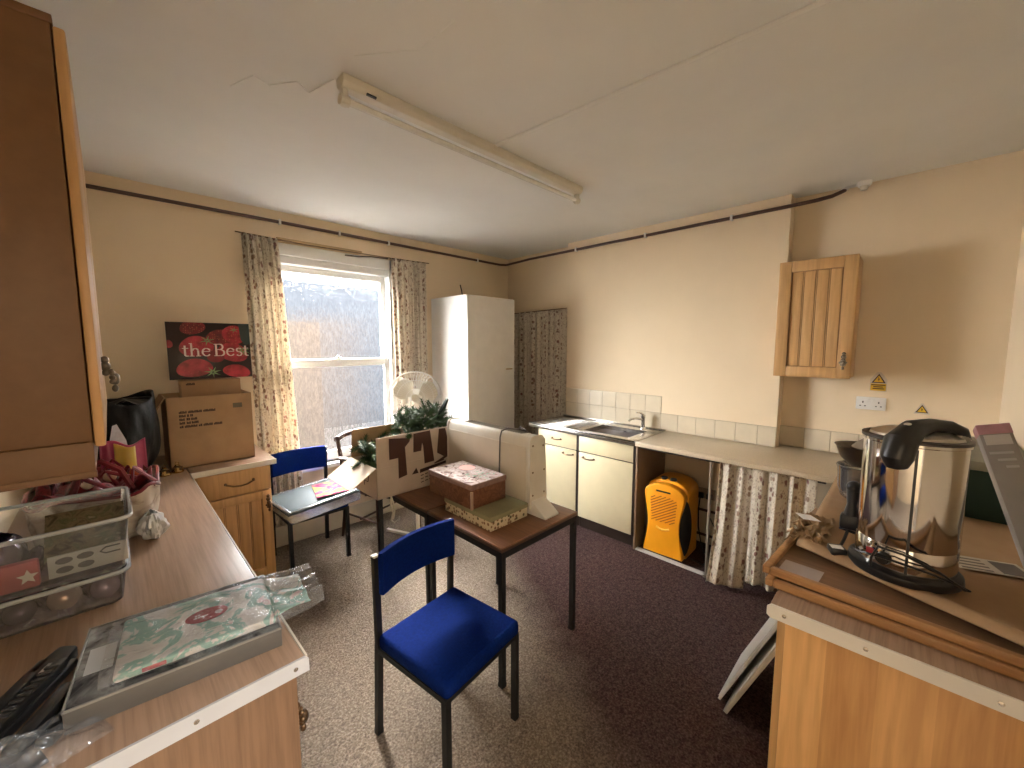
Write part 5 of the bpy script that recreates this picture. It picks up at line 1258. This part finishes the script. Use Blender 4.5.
# green box and grey leaning packet at the back
t = thing('storage_crate', 'dark green box with grey rim standing behind the urn', 'crate', (2.66, -.25, ZT))
obj('body', MB().box(2.36, 2.98, -.372, -.185, ZK+.012, 1.165, .006), GREENB, t)
obj('rim', MB().box(2.35, 2.99, -.374, -.178, 1.163, 1.20, .006), plain('grey-green rim', (.23, .22, .17), .6), t)
t = thing('product_box', 'tall grey box with a pink top leaning beside the urn', 'box', (1.85, -.325, ZK+.03), 0, rx=-15.5, ry=24.5)
GB = plain('mid grey printed card', (.24, .21, .185), .5, var=.06)
obj('carton', MB().box(-.03, .03, -.034, .038, 0, .45, .002), GB, t, local=True)
obj('pink_top', MB().box(-.0312, .0312, -.0352, .0392, .420, .453, .002), plain('faded pink print', (.40, .20, .22), .5, var=.15, vscale=40), t, local=True)
obj('white_panel', MB().box(-.0318, -.030, -.026, .030, .385, .417), plain('pale panel', (.48, .44, .41), .5), t, local=True, smooth=0)
m = MB()
for k in range(3): m.box(-.0316, -.030, -.02, .030-.012*k, .355-k*.022, .362-k*.022)
obj('print', m, plain('pale grey print', (.36, .33, .30), .5), t, local=True, smooth=0)
t = thing('white_paddle', 'white plastic strip with a round end on the face of the grey box', 'paddle', (1.795, -.325, ZK+.05), 0, rx=-15.5, ry=24.5)
obj('strip', MB().box(-.000, .008, -.028, -.012, .0, .19, .003).lathe([(.013, 0), (.013, .008), (0, .008)], 18, M=rot(0, (.008, -.015, .20), y=-90)), PLASTICG, t, local=True)
t = thing('cable', 'cream cable hanging down past the birch end panel in the bottom right corner', 'cable', (1.29, -.30, 0))
obj('flex', MB().tube([(1.312, -.372, .80), (1.300, -.33, .72), (1.296, -.293, .62), (1.296, -.285, .50), (1.298, -.29, .3), (1.30, -.30, .012)], .006, 8), plain('cream flex', (.62, .56, .46), .5), t)

# ------------------------------------------------------------------ light
w_ = bpy.data.worlds.new('overcast'); sc.world = w_; w_.use_nodes = True
nt_ = w_.node_tree; bg = nt_.nodes['Background']
tc = nt_.nodes.new('ShaderNodeTexCoord'); sp_ = nt_.nodes.new('ShaderNodeSeparateXYZ'); nt_.links.new(tc.outputs['Generated'], sp_.inputs[0])
rp = nt_.nodes.new('ShaderNodeValToRGB'); e = rp.color_ramp.elements
e[0].position = 0; e[0].color = (1, .95, .86, 1); e[1].position = .5; e[1].color = (1, 1, 1, 1)
nt_.links.new(sp_.outputs[2], rp.inputs[0]); nt_.links.new(rp.outputs[0], bg.inputs[0]); bg.inputs[1].default_value = 21.0
def wm(op, a, b_=0.0, c_=None):
    k = nt_.nodes.new('ShaderNodeMath'); k.operation = op; k.use_clamp = False
    for i, q in enumerate((a, b_) if c_ is None else (a, b_, c_)):
        if hasattr(q, 'is_linked'): nt_.links.new(q, k.inputs[i])
        else: k.inputs[i].default_value = q
    return k.outputs[0]
# bright lobe added to the unseen sky on the left, lighting the chimney breast
LOBE = .85
dv = nt_.nodes.new('ShaderNodeVectorMath'); dv.operation = 'DOT_PRODUCT'; nt_.links.new(tc.outputs['Generated'], dv.inputs[0]); dv.inputs[1].default_value = Vector((-.76, .64, .10)).normalized()
lb_ = nt_.nodes.new('ShaderNodeMapRange'); lb_.interpolation_type = 'SMOOTHSTEP'; nt_.links.new(dv.outputs['Value'], lb_.inputs[0])
lb_.inputs[1].default_value = .80; lb_.inputs[2].default_value = .97; lb_.inputs[3].default_value = 1; lb_.inputs[4].default_value = 1+LOBE
el = nt_.nodes.new('ShaderNodeMapRange'); el.interpolation_type = 'SMOOTHSTEP'; nt_.links.new(sp_.outputs[2], el.inputs[0])
el.inputs[1].default_value = .22; el.inputs[2].default_value = .55; el.inputs[3].default_value = 1; el.inputs[4].default_value = .5   # sky dimmed overhead to cut the light close to the window
nt_.links.new(wm('MULTIPLY', wm('MULTIPLY', lb_.outputs[0], 21.0), el.outputs[0]), bg.inputs[1])
pd = bpy.data.lights.new('window_portal', 'AREA'); pd.shape = 'RECTANGLE'; pd.size = 1.19; pd.size_y = 1.83; pd.cycles.is_portal = True
po = bpy.data.objects.new('window_portal', pd); COL.objects.link(po); po.location = (1.395, YN+.27, 1.535); po.rotation_euler = (R(-90), 0, 0)
# hazy sun, coming through the window from high on the right
sd = bpy.data.lights.new('hazy_sun', 'SUN'); sd.energy = 19; sd.angle = R(16); sd.color = (1, .93, .82)
so = bpy.data.objects.new('hazy_sun', sd); COL.objects.link(so); so.location = (3, 9, 6)
so.rotation_euler = Vector((-.17, -.97, -.60)).to_track_quat('-Z', 'Y').to_euler()
# unseen fill light, added beyond the doorway behind the camera
hl = bpy.data.lights.new('hall_fill', 'AREA'); hl.shape = 'DISK'; hl.size = .35; hl.energy = 48; hl.color = (.96, .98, 1)
ho = bpy.data.objects.new('hall_fill', hl); COL.objects.link(ho); ho.location = (.6, -1.2, ZC-.12)
struct('fill_lamp_rim', MB().lathe([(.19, -.02), (.20, 0), (.20, .10), (0, .10)], 32, M=Matrix.Translation((.6, -1.2, ZC-.10))), PLASTICW)  # unseen lamp rim, made up to go with the added fill light

# ------------------------------------------------------------------ camera
cd = bpy.data.cameras.new('camera'); cam = bpy.data.objects.new('camera', cd); COL.objects.link(cam)
cd.sensor_width = 36; cd.lens = 400/1024*36; cd.clip_start = .02
cam.location = (0, 0, 1.65)
cam.rotation_euler = (R(90)-math.atan(39/400), 0, -math.atan(404/401.9))
sc.camera = cam
vs = sc.view_settings
vs.view_transform = 'Standard'; vs.look = 'None'; vs.gamma = 1; vs.use_curve_mapping = False
vs.exposure = 1.46
